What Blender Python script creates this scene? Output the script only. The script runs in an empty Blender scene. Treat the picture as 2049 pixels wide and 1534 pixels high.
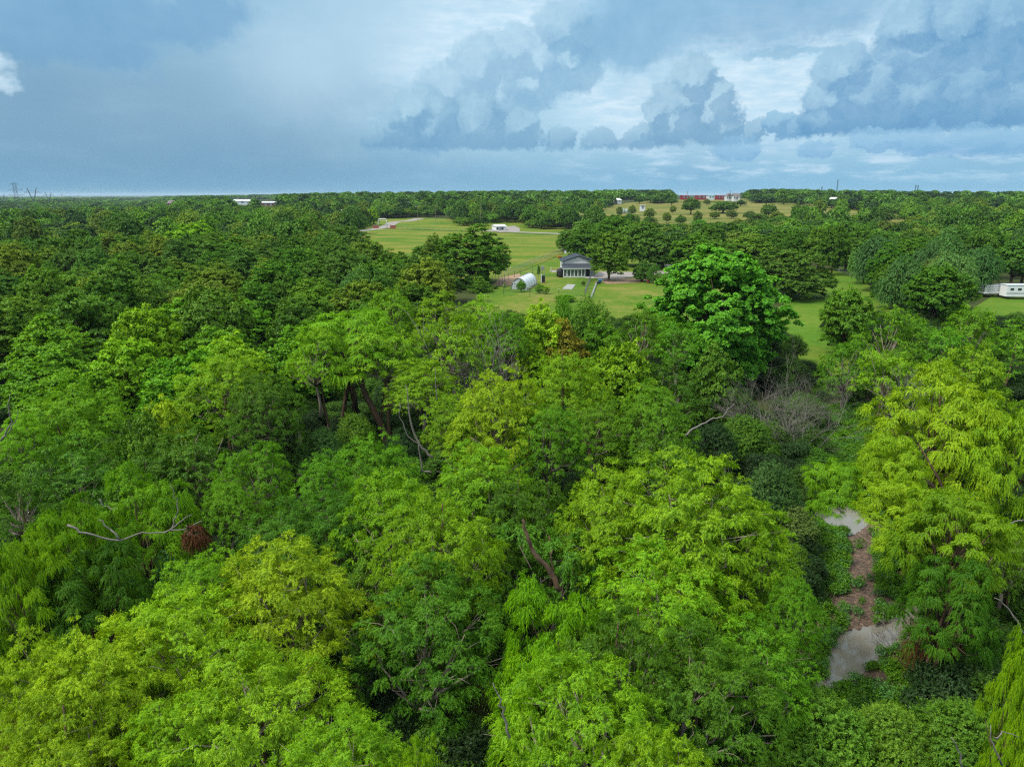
import bpy, bmesh, math, random
import numpy as np
from mathutils import Vector
# ---------------------------------------------------------------- camera, sky, sun
CAM_Z = 24.0; PITCH = math.radians(14.86); FPX = 1421.0
sc = bpy.context.scene
C = sc.collection
cam = bpy.data.cameras.new('camera'); camo = bpy.data.objects.new('camera', cam); C.objects.link(camo)
cam.sensor_width = 36.0; cam.lens = 36.0*FPX/2049.0; cam.clip_end = 60000; cam.clip_start = 0.1
camo.location = (0, 0, CAM_Z); camo.rotation_euler = (math.radians(90)-PITCH, 0, 0)
sc.camera = camo
sc.view_settings.view_transform = 'Standard'; sc.view_settings.look = 'None'
sc.view_settings.exposure = 0.42; sc.view_settings.gamma = 1.0
sc.cycles.max_bounces = 6; sc.cycles.diffuse_bounces = 2; sc.cycles.glossy_bounces = 2
sc.cycles.transmission_bounces = 4; sc.cycles.transparent_max_bounces = 4; sc.cycles.volume_bounces = 0
sc.cycles.use_denoising = False; sc.cycles.pixel_filter_type = 'BLACKMAN_HARRIS'; sc.cycles.filter_width = 1.25
sc.cycles.caustics_reflective = False; sc.cycles.caustics_refractive = False
SUN_EL, SUN_AZ = 50.0, -112.0        # azimuth from +Y, clockwise: behind the camera to the left

def srgb(r, g, b, k=1.0):
    f = lambda c: (c/255/12.92 if c/255 <= .04045 else ((c/255+.055)/1.055)**2.4)*k
    return (f(r), f(g), f(b), 1)
def ray(px, py):
    a = px-1024.5; b = 767-py
    return (a, FPX*math.cos(PITCH)+b*math.sin(PITCH), -FPX*math.sin(PITCH)+b*math.cos(PITCH))
def azel(px, py):
    d = ray(px, py)
    return math.degrees(math.atan2(d[0], d[1])), math.degrees(math.atan2(d[2], math.hypot(d[0], d[1])))

world = bpy.data.worlds.new('World'); sc.world = world; world.use_nodes = True
def build_world():
    nt = world.node_tree; N = nt.nodes; L = nt.links; N.clear()
    def n(t, **k):
        o = N.new(t)
        for a, v in k.items(): setattr(o, a, v)
        return o
    def put(sock, v):
        if isinstance(v, bpy.types.NodeSocket): L.new(v, sock)
        else: sock.default_value = v
    def m(op, a, b=None, c=None, clamp=False):
        o = n('ShaderNodeMath', operation=op, use_clamp=clamp); put(o.inputs[0], a)
        if b is not None: put(o.inputs[1], b)
        if c is not None: put(o.inputs[2], c)
        return o.outputs[0]
    def vm(op, a, b=None, s=None):
        o = n('ShaderNodeVectorMath', operation=op); put(o.inputs[0], a)
        if b is not None: put(o.inputs[1], b)
        if s is not None: put(o.inputs['Scale'], s)
        return o.outputs['Value'] if op in ('DISTANCE', 'LENGTH', 'DOT_PRODUCT') else o.outputs[0]
    def xyz(a, b, c=0.0):
        o = n('ShaderNodeCombineXYZ'); put(o.inputs[0], a); put(o.inputs[1], b); put(o.inputs[2], c); return o.outputs[0]
    def ss(x, lo, hi):
        o = n('ShaderNodeMapRange', interpolation_type='SMOOTHSTEP'); put(o.inputs[0], x)
        o.inputs[1].default_value = lo; o.inputs[2].default_value = hi; return o.outputs[0]
    def mix(f, a, b):
        o = n('ShaderNodeMix', data_type='RGBA'); put(o.inputs[0], f); put(o.inputs[6], a); put(o.inputs[7], b); return o.outputs[2]
    def noise(v, s, d=4, r=.55, color=False):
        o = n('ShaderNodeTexNoise'); put(o.inputs['Vector'], v); o.inputs['Scale'].default_value = s
        o.inputs['Detail'].default_value = d; o.inputs['Roughness'].default_value = r
        return o.outputs['Color'] if color else o.outputs[0]
    tc = n('ShaderNodeTexCoord')
    sp = n('ShaderNodeSeparateXYZ'); L.new(tc.outputs['Generated'], sp.inputs[0])
    x, y, z = sp.outputs
    R2D = 57.29578
    az = m('MULTIPLY', m('ARCTAN2', x, y), R2D)
    el = m('MULTIPLY', m('ARCSINE', m('MAXIMUM', m('MINIMUM', z, 1.0), -1.0)), R2D)
    P = xyz(az, el)
    sky = n('ShaderNodeTexSky', sky_type='NISHITA'); sky.sun_disc = False
    sky.sun_elevation = math.radians(SUN_EL); sky.sun_rotation = math.radians(SUN_AZ)
    sky.air_density = 1.4; sky.dust_density = 2.0
    nish = vm('SCALE', sky.outputs[0], s=0.10)
    # distorted coordinates for billows
    n1 = noise(P, .22, 2, .5, True); n2 = noise(P, .9, 5, .62, True)
    n3 = noise(P, 3.2, 4, .6, True)
    off = vm('ADD', vm('SCALE', vm('SUBTRACT', n3, (.5, .5, .5)), s=.55), vm('SCALE', vm('SUBTRACT', n1, (.5, .5, .5)), s=2.2)); off = vm('ADD', off, vm('SCALE', vm('SUBTRACT', n2, (.5, .5, .5)), s=1.9))
    off = vm('ADD', off, (0, 0, 0))
    Q = vm('ADD', P, vm('MULTIPLY', off, (1, 1, 0)))
    def circ(src, cs, sy=1.0):
        F = None
        for px, py, r in cs:
            a, e = azel(px, py); r = r*.0385
            d = vm('DISTANCE', vm('MULTIPLY', src, (1, 1/sy, 0)), (a, e/sy, 0))
            v = m('MULTIPLY_ADD', d, -1/r, 1.0)
            F = v if F is None else m('MAXIMUM', F, v)
        return F
    # base veil of storm cloud: slate blue on the left, paler to the right, paler low down on the right
    lr = ss(az, -30, 22)
    el_t = ss(el, 0, 13)
    lo = mix(lr, srgb(108, 152, 182), srgb(122, 172, 202))
    md = mix(ss(az, -36, 8), srgb(126, 164, 190), srgb(166, 202, 222))
    hi = mix(lr, srgb(140, 180, 205), srgb(156, 196, 222))
    base = mix(ss(el, 0, 6), lo, mix(ss(el, 6, 13), md, hi))
    wisp = noise(xyz(m('MULTIPLY', az, .35), m('MULTIPLY', el, 1.3)), .45, 5, .6)
    base = mix(m('MULTIPLY', ss(wisp, .45, .8), .22), base, srgb(176, 208, 228))
    base = mix(m('MULTIPLY', ss(noise(P, .11, 4, .55), .46, .7), .35), base, srgb(104, 150, 185))
    # left rain shaft, dark
    rain = circ(P, [(330, 330, 420), (120, 250, 260), (560, 300, 260)], .7)
    base = mix(m('MULTIPLY', ss(rain, 0, .9), .5), base, srgb(110, 150, 178))
    # bright gaps
    br = circ(Q, [(960, 70, 190), (880, 130, 120), (1060, 30, 120), (1000, 110, 130)], .6)
    streak = noise(xyz(m('MULTIPLY', az, .5), m('MULTIPLY', el, 2.2)), .9, 6, .62)
    bright = mix(ss(streak, .25, .8), srgb(178, 210, 230), srgb(212, 230, 241))
    base = mix(m('MULTIPLY', ss(br, -.35, .85), .9), base, bright)
    br2 = circ(Q, [(1560, 130, 260), (1700, 90, 170), (1480, 190, 160), (1620, 180, 120), (1240, 210, 130), (-10, 128, 34), (10, 168, 30)], .6)
    base = mix(m('MULTIPLY', ss(br2, -.3, .8), .72), base, mix(ss(streak, .3, .75), srgb(176, 208, 228), srgb(216, 231, 240)))
    veil = circ(Q, [(760, 60, 260), (620, 120, 200), (900, 200, 160)], .8)
    base = mix(m('MULTIPLY', ss(veil, -.1, 1.0), .45), base, srgb(186, 212, 228))
    # a blue hole with the clear sky behind it
    hole = circ(vm('ADD', P, vm('SCALE', vm('SUBTRACT', n2, (.5, .5, .5)), s=1.6)), [(1545, 108, 70), (1600, 103, 60), (1650, 98, 45)], .16)
    base = mix(m('MULTIPLY', ss(hole, 0, .5), .6), base, mix(.45, nish, srgb(95, 180, 228)))
    # thin horizontal cloud bands near the horizon on the right
    band = noise(xyz(m('MULTIPLY', az, .45), m('MULTIPLY', el, 2.0)), .7, 5, .6)
    bm_ = m('MULTIPLY', m('MULTIPLY', ss(az, -2, 14), ss(el, .4, 1.6)), m('SUBTRACT', 1.0, ss(el, 3.2, 4.6)))
    base = mix(m('MULTIPLY', bm_, ss(band, .45, .7)), base, srgb(178, 206, 226))
    # dark upper sweeps
    up = circ(Q, [(60, 40, 150), (230, 30, 150), (380, 40, 110), (230, 110, 90), (120, 90, 110), (420, 15, 90)], .42)
    base = mix(m('MULTIPLY', ss(up, -.1, .55), .6), base, mix(noise(P, .5, 4), srgb(90, 142, 185), srgb(118, 165, 200)))
    up2 = circ(Q, [(1200, 60, 120), (1340, 30, 170), (1500, 20, 170), (1650, 10, 130), (1270, 90, 90)], .5)
    base = mix(m('MULTIPLY', ss(up2, -.1, .5), .7), base, mix(noise(P, .6, 4), srgb(96, 148, 186), srgb(140, 182, 210)))
    # cumulus
    bil = noise(Q, .55, 6, .6); fine = noise(Q, 1.8, 5, .6)
    def cumulus(base, cs, floor_px, dark, light, a=1.0, sy=1.0, w=.24):
        F = circ(Q, cs, sy); F2 = circ(vm('ADD', Q, (-.35, .75, 0)), cs, sy)
        fl = azel(1024, floor_px)[1]
        wob = m('MULTIPLY_ADD', m('SUBTRACT', fine, .5), 1.1, el)
        al = m('MULTIPLY', ss(F, 0, w), ss(wob, fl-.12, fl+.30))
        rim = ss(m('SUBTRACT', F, F2), .02, .32)           # side turned up to the light
        lit = m('ADD', m('MULTIPLY', rim, .55), m('ADD', m('MULTIPLY_ADD', bil, .9, -.38), m('MULTIPLY_ADD', fine, .5, -.12)), clamp=True)
        lit = m('MULTIPLY', lit, m('MULTIPLY_ADD', ss(el, fl, fl+2.2), .75, .25))
        return mix(m('MULTIPLY', al, a), base, mix(lit, dark, light))
    base = cumulus(base, [(1130, 60, 70), (1140, 120, 75), (1080, 130, 70), (1030, 110, 60), (960, 150, 80), (900, 190, 80), (860, 230, 75), (1000, 190, 80), (1060, 170, 60)], 320, srgb(112, 160, 194), srgb(172, 206, 224), .75)
    base = cumulus(base, [(760, 275, 45), (860, 265, 80), (950, 260, 75), (1040, 265, 55), (1120, 290, 40), (830, 230, 50), (1200, 292, 36), (1275, 275, 34), (1250, 300, 30), (1055, 245, 26)], 302, srgb(100, 148, 184), srgb(164, 200, 218), .75, 1.0)
    base = cumulus(base, [(1380, 165, 52), (1400, 160, 40), (1365, 215, 62), (1420, 235, 62), (1340, 255, 50), (1450, 265, 45), (1430, 200, 38), (1510, 270, 26), (1320, 230, 30)], 298, srgb(100, 148, 184), srgb(168, 202, 220), .85)
    base = cumulus(base, [(1550, 245, 28), (1575, 268, 30), (1600, 275, 24)], 288, srgb(92, 146, 187), srgb(150, 192, 216), .8)
    base = cumulus(base, [(1690, 150, 68), (1670, 200, 75), (1740, 205, 100), (1650, 245, 60), (1840, 200, 110), (1940, 190, 120), (2060, 200, 130), (2160, 180, 140), (1840, 100, 80), (1830, 50, 62), (1930, 60, 110), (2040, 50, 130), (2150, 60, 150)], 282, srgb(90, 143, 185), srgb(166, 202, 221), .9)
    base = cumulus(base, [(1850, 280, 70), (1950, 285, 80), (2050, 285, 80), (1760, 278, 50), (1480, 305, 50), (1640, 300, 40)], 326, srgb(98, 154, 198), srgb(150, 192, 218), .6, .5)
    horizon = mix(lr, srgb(106, 158, 188), srgb(126, 178, 208))
    base = mix(m('MULTIPLY', m('SUBTRACT', 1.0, ss(el, -.5, 2.4)), .6), base, horizon)
    # overcast is far brighter overhead and on the sun's side, out of this view
    zen = mix(noise(P, .05, 3), (1.9, 1.95, 1.95, 1), (2.8, 2.75, 2.5, 1))
    f = ss(el, 26, 72)
    back = m('MULTIPLY', ss(m('ABSOLUTE', az), 60, 130), m('MULTIPLY', ss(el, 12, 50), .55))
    col = mix(m('MAXIMUM', f, back), vm('SCALE', base, s=.88), mix(.3, zen, nish))
    bg = n('ShaderNodeBackground'); L.new(col, bg.inputs[0]); bg.inputs[1].default_value = 1.0
    out = n('ShaderNodeOutputWorld'); L.new(bg.outputs[0], out.inputs[0])
    world.cycles.sampling_method = 'MANUAL'; world.cycles.sample_map_resolution = 512
build_world()
sun = bpy.data.lights.new('sun', 'SUN'); suno = bpy.data.objects.new('sun', sun); C.objects.link(suno)
sun.energy = 3.0; sun.angle = math.radians(6); sun.color = (1, .95, .86)
_a, _e = math.radians(SUN_AZ), math.radians(SUN_EL)
suno.rotation_euler = Vector((math.sin(_a)*math.cos(_e), math.cos(_a)*math.cos(_e), math.sin(_e))).to_track_quat('Z', 'Y').to_euler()

# ---------------------------------------------------------------- terrain height
def sst(v, a, b):
    t = np.clip((v-a)/(b-a), 0, 1); return t*t*(3-2*t)
def H(x, y):
    x = np.asarray(x, float); y = np.asarray(y, float)
    r = np.hypot(x, y); az = np.degrees(np.arctan2(x, np.maximum(y, 1e-3)))
    h = 3*sst(y, 75, 120)
    rise = np.interp(az, [-40, -27, -24, -18, -10, 0, 8, 20, 30, 40], [-6, -6, 3, 8, 11, 13, 14.5, 15.5, 12, 10])
    h = h + rise*sst(r, 380, 1050)
    h = h + .25*np.sin(x*.031+1)*np.sin(y*.027)*sst(r, 60, 160) + 1.2*np.sin(x*.006)*np.sin(y*.0047+1)*sst(r, 420, 900)
    return h
def h1(x, y): return float(H(x, y))
def on_plane(px, py, z):
    d = ray(px, py); t = (z-CAM_Z)/d[2]; return d[0]*t, d[1]*t
def gp(px, py, up=0.0):                  # where the sight line of a photo pixel meets the terrain
    d = ray(px, py); n_ = math.hypot(d[0], d[1]); lo = 5.0
    t = lo
    while t < 6000:
        x, y, z = d[0]/n_*t, d[1]/n_*t, CAM_Z+d[2]/n_*t
        if z <= h1(x, y)+up: break
        t *= 1.01
    a, b = t/1.01, t
    for _ in range(18):
        c = (a+b)/2; x, y, z = d[0]/n_*c, d[1]/n_*c, CAM_Z+d[2]/n_*c
        if z <= h1(x, y)+up: b = c
        else: a = c
    return x, y
def atD(px, py, D):                      # point on the sight line at forward distance D
    d = ray(px, py); t = D/d[1]; return Vector((d[0]*t, D, CAM_Z+d[2]*t))
def project(x, y, z):
    dz = z-CAM_Z
    f = y*math.cos(PITCH)-dz*math.sin(PITCH); u = y*math.sin(PITCH)+dz*math.cos(PITCH)
    if f <= .1: return (-9999, -9999)
    return 1024.5+x/f*FPX, 767-u/f*FPX
def inpoly(px, py, poly):
    c = False; j = len(poly)-1
    for i in range(len(poly)):
        xi, yi = poly[i]; xj, yj = poly[j]
        if (yi > py) != (yj > py) and px < (xj-xi)*(py-yi)/(yj-yi)+xi: c = not c
        j = i
    return c

# ---------------------------------------------------------------- materials
MATS = {}
def newmat(name):
    m = bpy.data.materials.new(name); m.use_nodes = True; m.node_tree.nodes.clear(); MATS[name] = m
    return m, m.node_tree.nodes, m.node_tree.links
def plain(name, col, rough=.6, metal=0.0, var=.15, scale=3.0, spec=.4):
    if name in MATS: return MATS[name]
    m, N, L = newmat(name)
    p = N.new('ShaderNodeBsdfPrincipled'); o = N.new('ShaderNodeOutputMaterial'); L.new(p.outputs[0], o.inputs[0])
    t = N.new('ShaderNodeTexCoord'); no = N.new('ShaderNodeTexNoise'); no.inputs['Scale'].default_value = scale; no.inputs['Detail'].default_value = 5
    L.new(t.outputs['Object'], no.inputs['Vector'])
    mx = N.new('ShaderNodeMix'); mx.data_type = 'RGBA'; L.new(no.outputs[0], mx.inputs[0])
    mx.inputs[6].default_value = tuple(c*(1-var) for c in col[:3])+(1,); mx.inputs[7].default_value = tuple(min(1, c*(1+var)) for c in col[:3])+(1,)
    L.new(mx.outputs[2], p.inputs['Base Color']); p.inputs['Roughness'].default_value = rough; p.inputs['Metallic'].default_value = metal
    p.inputs['Specular IOR Level'].default_value = spec
    return m
def leafmat(name, trans=.24, gloss=.015, hue=.022, val=.6, rough=.45, tipcol=None):
    m, N, L = newmat(name)
    oi = N.new('ShaderNodeObjectInfo'); at = N.new('ShaderNodeAttribute'); at.attribute_name = 'tone'
    hs = N.new('ShaderNodeHueSaturation')
    def mr(src, lo, hi):
        k = N.new('ShaderNodeMapRange'); L.new(src, k.inputs[0]); k.inputs[3].default_value = lo; k.inputs[4].default_value = hi; return k.outputs[0]
    L.new(mr(at.outputs['Fac'], .5+hue*.6, .5-hue), hs.inputs['Hue']); L.new(mr(at.outputs['Fac'], 1-val*.6, 1+val), hs.inputs['Value'])
    L.new(oi.outputs['Color'], hs.inputs['Color']); col = hs.outputs[0]
    d = N.new('ShaderNodeBsdfDiffuse'); L.new(col, d.inputs[0])
    tr = N.new('ShaderNodeBsdfTranslucent')
    b = N.new('ShaderNodeMix'); b.data_type = 'RGBA'; b.blend_type = 'MULTIPLY'; b.inputs[0].default_value = 1; L.new(col, b.inputs[6]); b.inputs[7].default_value = (1.25, 1.15, .5, 1)
    L.new(b.outputs[2], tr.inputs[0])
    a = N.new('ShaderNodeMixShader'); a.inputs[0].default_value = trans; L.new(d.outputs[0], a.inputs[1]); L.new(tr.outputs[0], a.inputs[2])
    g = N.new('ShaderNodeBsdfGlossy'); g.inputs['Roughness'].default_value = rough; g.inputs[0].default_value = (.8, .9, .8, 1)
    a2 = N.new('ShaderNodeMixShader'); a2.inputs[0].default_value = gloss; L.new(a.outputs[0], a2.inputs[1]); L.new(g.outputs[0], a2.inputs[2])
    o = N.new('ShaderNodeOutputMaterial'); L.new(a2.outputs[0], o.inputs[0])
    return m
LEAF = leafmat('leaf_foliage'); LEAFG = leafmat('leaf_glossy', .25, .018, .02, .5, .55); LEAFD = leafmat('leaf_dark', .2, .02, .02, .55, .5)
BARK = plain('bark', (.10, .065, .042), .9, var=.45, scale=9, spec=.1)
BARKG = plain('bark_grey', (.25, .20, .165), .9, var=.35, scale=9, spec=.1)
DEADWOOD = plain('bare_twigs', (.165, .150, .132), .9, var=.3, scale=5, spec=.1)
RUST = plain('dead_leaves', (.085, .034, .014), .9, var=.5, scale=6, spec=.1)
def nodesmat(name, build):
    m, N, L = newmat(name)
    p = N.new('ShaderNodeBsdfPrincipled'); o = N.new('ShaderNodeOutputMaterial'); L.new(p.outputs[0], o.inputs[0])
    build(m, N, L, p); return m
def grass(name, stops, scale=.05, det=.8, stretch=(1, 1, 1), bump=.3):
    def b(m, N, L, p):
        t = N.new('ShaderNodeTexCoord'); mp = N.new('ShaderNodeMapping'); mp.inputs['Scale'].default_value = stretch; L.new(t.outputs['Object'], mp.inputs[0])
        n1 = N.new('ShaderNodeTexNoise'); n1.inputs['Scale'].default_value = scale; n1.inputs['Detail'].default_value = 7; n1.inputs['Roughness'].default_value = .62; L.new(mp.outputs[0], n1.inputs['Vector'])
        n2 = N.new('ShaderNodeTexNoise'); n2.inputs['Scale'].default_value = det; n2.inputs['Detail'].default_value = 8; n2.inputs['Roughness'].default_value = .7; L.new(t.outputs['Object'], n2.inputs['Vector'])
        ad = N.new('ShaderNodeMath'); ad.operation = 'MULTIPLY_ADD'; L.new(n2.outputs[0], ad.inputs[0]); ad.inputs[1].default_value = .5; 
        s = N.new('ShaderNodeMath'); s.operation = 'MULTIPLY'; L.new(n1.outputs[0], s.inputs[0]); s.inputs[1].default_value = .75; L.new(s.outputs[0], ad.inputs[2])
        r = N.new('ShaderNodeValToRGB'); L.new(ad.outputs[0], r.inputs[0])
        while len(r.color_ramp.elements) < len(stops): r.color_ramp.elements.new(.5)
        for e, (pos, c) in zip(r.color_ramp.elements, stops): e.position = pos; e.color = tuple(c)+(1,)
        L.new(r.outputs[0], p.inputs['Base Color']); p.inputs['Roughness'].default_value = .95; p.inputs['Specular IOR Level'].default_value = .1
        bp = N.new('ShaderNodeBump'); bp.inputs['Strength'].default_value = bump; bp.inputs['Distance'].default_value = .3; L.new(n2.outputs[0], bp.inputs['Height']); L.new(bp.outputs[0], p.inputs['Normal'])
    return nodesmat(name, b)
M_FLOOR = grass('woodland_floor', [(.35, (.02, .018, .01)), (.55, (.03, .04, .012)), (.7, (.045, .06, .015)), (.85, (.06, .05, .03))], .08, 1.2)
M_LAWN = grass('lawn_grass', [(.44, (.035, .085, .006)), (.55, (.058, .125, .008)), (.64, (.09, .14, .012)), (.74, (.16, .16, .035))], .09, .9)
M_HAY = grass('hay_grass', [(.44, (.035, .095, .005)), (.54, (.058, .125, .006)), (.63, (.10, .145, .012)), (.74, (.18, .16, .03))], .03, .7, (1, 2.2, 1))
M_PAST = grass('dry_pasture_grass', [(.42, (.03, .07, .008)), (.52, (.06, .10, .012)), (.60, (.11, .125, .022)), (.72, (.18, .155, .045))], .018, .3, (1, 2.5, 1))
M_MEAD = grass('meadow_grass', [(.44, (.035, .10, .006)), (.58, (.06, .135, .008)), (.72, (.10, .15, .015))], .08, .9)
M_ROAD = plain('pale_gravel', (.22, .20, .185), .95, var=.18, scale=.6)
M_DIRT = plain('bare_dirt', (.26, .17, .10), .95, var=.3, scale=.5)
M_FAR = grass('far_plain_woods', [(.4, (.018, .03, .02)), (.6, (.03, .05, .03)), (.8, (.06, .07, .04))], .002, .01)
WHITE = plain('white_paint', (.66, .67, .68), .5, var=.05); DARKM = plain('dark_metal_roof', (.045, .055, .07), .4, .3, .15, 2)
WALLG = plain('pale_grey_siding', (.55, .56, .57), .6, var=.06); GLASS = plain('window_glass', (.03, .05, .045), .08, 0, .3, 1.5, .8)
BLACKP = plain('black_plastic', (.018, .018, .02), .45); STEEL = plain('grey_steel', (.30, .31, .32), .5, .5, .15); RUSTM = plain('brown_rust', (.16, .075, .045), .8, var=.3)
CONC = plain('concrete', (.40, .39, .37), .9, var=.15, scale=1.2); WOODM = plain('weathered_wood', (.20, .15, .11), .85, var=.3); BRICK = plain('red_brick', (.28, .07, .05), .85, var=.3)
REDM = plain('red_metal', (.22, .018, .03), .5, var=.1); BLUEP = plain('blue_plastic', (.02, .22, .62), .4); ORANGE = plain('orange_plastic', (.65, .20, .02), .5)
TEAL = plain('teal_metal_roof', (.18, .36, .36), .5); SHINGLE = plain('shingle_roof', (.14, .12, .12), .9, var=.2); POLY = plain('poly_sheet', (.60, .64, .68), .35, var=.06, spec=.6)
PYLON = plain('pylon_steel', (.07, .09, .11), .6, .3); WIRE = plain('fence_wire', (.34, .35, .34), .5, .4)

# ---------------------------------------------------------------- mesh helpers
class MB:
    def __init__(s): s.v = []; s.f = []
    def box(s, c, d, rz=0.0, top=1.0):
        cx, cy, cz = c; a, b, h = d[0]/2, d[1]/2, d[2]/2; n = len(s.v); co, si = math.cos(rz), math.sin(rz)
        for k, sz in ((1, -h), (top, h)):
            for x, y in ((-a, -b), (a, -b), (a, b), (-a, b)):
                x, y = x*k, y*k
                s.v.append((cx+x*co-y*si, cy+x*si+y*co, cz+sz))
        s.f += [(n, n+3, n+2, n+1), (n+4, n+5, n+6, n+7)]+[(n+i, n+(i+1) % 4, n+4+(i+1) % 4, n+4+i) for i in range(4)]
        return s
    def poly(s, pts):
        n = len(s.v); s.v += [tuple(p) for p in pts]; s.f.append(tuple(range(n, n+len(pts)))); return s
    def prism(s, pts, d):                 # extrude a polygon (list of 3-D points) along vector d
        n = len(s.v); k = len(pts); d = Vector(d)
        s.v += [tuple(p) for p in pts]+[tuple(Vector(p)+d) for p in pts]
        s.f += [tuple(range(n+k-1, n-1, -1)), tuple(range(n+k, n+2*k))]+[(n+i, n+(i+1) % k, n+k+(i+1) % k, n+k+i) for i in range(k)]
        return s
    def tube(s, pts, rad, sides=6):
        pts = [Vector(p) for p in pts]; n0 = len(s.v)
        if not hasattr(rad, '__len__'): rad = [rad]*len(pts)
        ref = Vector((.13, .31, .94))
        for i, p in enumerate(pts):
            t = (pts[min(i+1, len(pts)-1)]-pts[max(i-1, 0)])
            t = t.normalized() if t.length > 1e-6 else Vector((0, 0, 1))
            u = t.cross(ref if abs(t.dot(ref)) < .95 else Vector((1, 0, 0))).normalized(); w = t.cross(u)
            for k in range(sides):
                a = 2*math.pi*k/sides; s.v.append(tuple(p+(u*math.cos(a)+w*math.sin(a))*rad[i]))
        for i in range(len(pts)-1):
            for k in range(sides):
                a = n0+i*sides+k; b = n0+i*sides+(k+1) % sides; s.f.append((a, b, b+sides, a+sides))
        s.f.append(tuple(n0+k for k in range(sides-1, -1, -1))); s.f.append(tuple(n0+(len(pts)-1)*sides+k for k in range(sides)))
        return s
    def lathe(s, c, prof, sides=16):
        n0 = len(s.v)
        for r, z in prof:
            for k in range(sides):
                a = 2*math.pi*k/sides; s.v.append((c[0]+r*math.cos(a), c[1]+r*math.sin(a), c[2]+z))
        for i in range(len(prof)-1):
            for k in range(sides):
                a = n0+i*sides+k; b = n0+i*sides+(k+1) % sides; s.f.append((a, b, b+sides, a+sides))
        s.f.append(tuple(n0+k for k in range(sides-1, -1, -1))); s.f.append(tuple(n0+(len(prof)-1)*sides+k for k in range(sides)))
        return s
    def mesh(s, name, mat, smooth=False):
        me = bpy.data.meshes.new(name); me.from_pydata(s.v, [], s.f); me.materials.append(mat)
        if smooth: me.polygons.foreach_set('use_smooth', [True]*len(me.polygons))
        me.update(); return me
    def build(s, name, mat, parent=None, smooth=False):
        o = bpy.data.objects.new(name, s.mesh(name, mat, smooth)); C.objects.link(o)
        if parent: o.parent = parent
        return o
def tag(o, label=None, cat=None, group=None, kind=None):
    if label: o['label'] = label
    if cat: o['category'] = cat
    if group: o['group'] = group
    if kind: o['kind'] = kind
    return o
def empty(name, loc=(0, 0, 0), rz=0.0, label=None, cat=None, group=None):
    o = bpy.data.objects.new(name, None); C.objects.link(o); o.location = loc; o.rotation_euler = (0, 0, rz); o.empty_display_size = .5
    return tag(o, label, cat, group)
def part(name, me, parent, loc=(0, 0, 0), color=None):
    o = bpy.data.objects.new(name, me); C.objects.link(o); o.parent = parent; o.location = loc
    if color: o.color = color
    return o
def fastmesh(name, V, F, mat, tone=None):
    """V (n,3), F (m,4) quads"""
    me = bpy.data.meshes.new(name); me.vertices.add(len(V)); me.vertices.foreach_set('co', V.astype(np.float32).ravel())
    m = len(F); k = F.shape[1]; me.loops.add(m*k); me.loops.foreach_set('vertex_index', F.astype(np.int32).ravel())
    me.polygons.add(m); me.polygons.foreach_set('loop_start', np.arange(0, m*k, k, dtype=np.int32))
    me.materials.append(mat)
    if tone is not None:
        a = me.attributes.new('tone', 'FLOAT', 'FACE'); a.data.foreach_set('value', tone.astype(np.float32))
    me.update(); return me
def join_fast(name, parts, mats):
    """parts: list of (V, F quads, tone, material index)"""
    V = []; F = []; T = []; MI = []; n = 0
    for v, f, t, mi in parts:
        V.append(v); F.append(f+n); T.append(t); MI.append(np.full(len(f), mi)); n += len(v)
    me = fastmesh(name, np.concatenate(V), np.concatenate(F), mats[0], np.concatenate(T))
    for mt in mats[1:]: me.materials.append(mt)
    me.polygons.foreach_set('material_index', np.concatenate(MI).astype(np.int32)); return me
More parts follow.
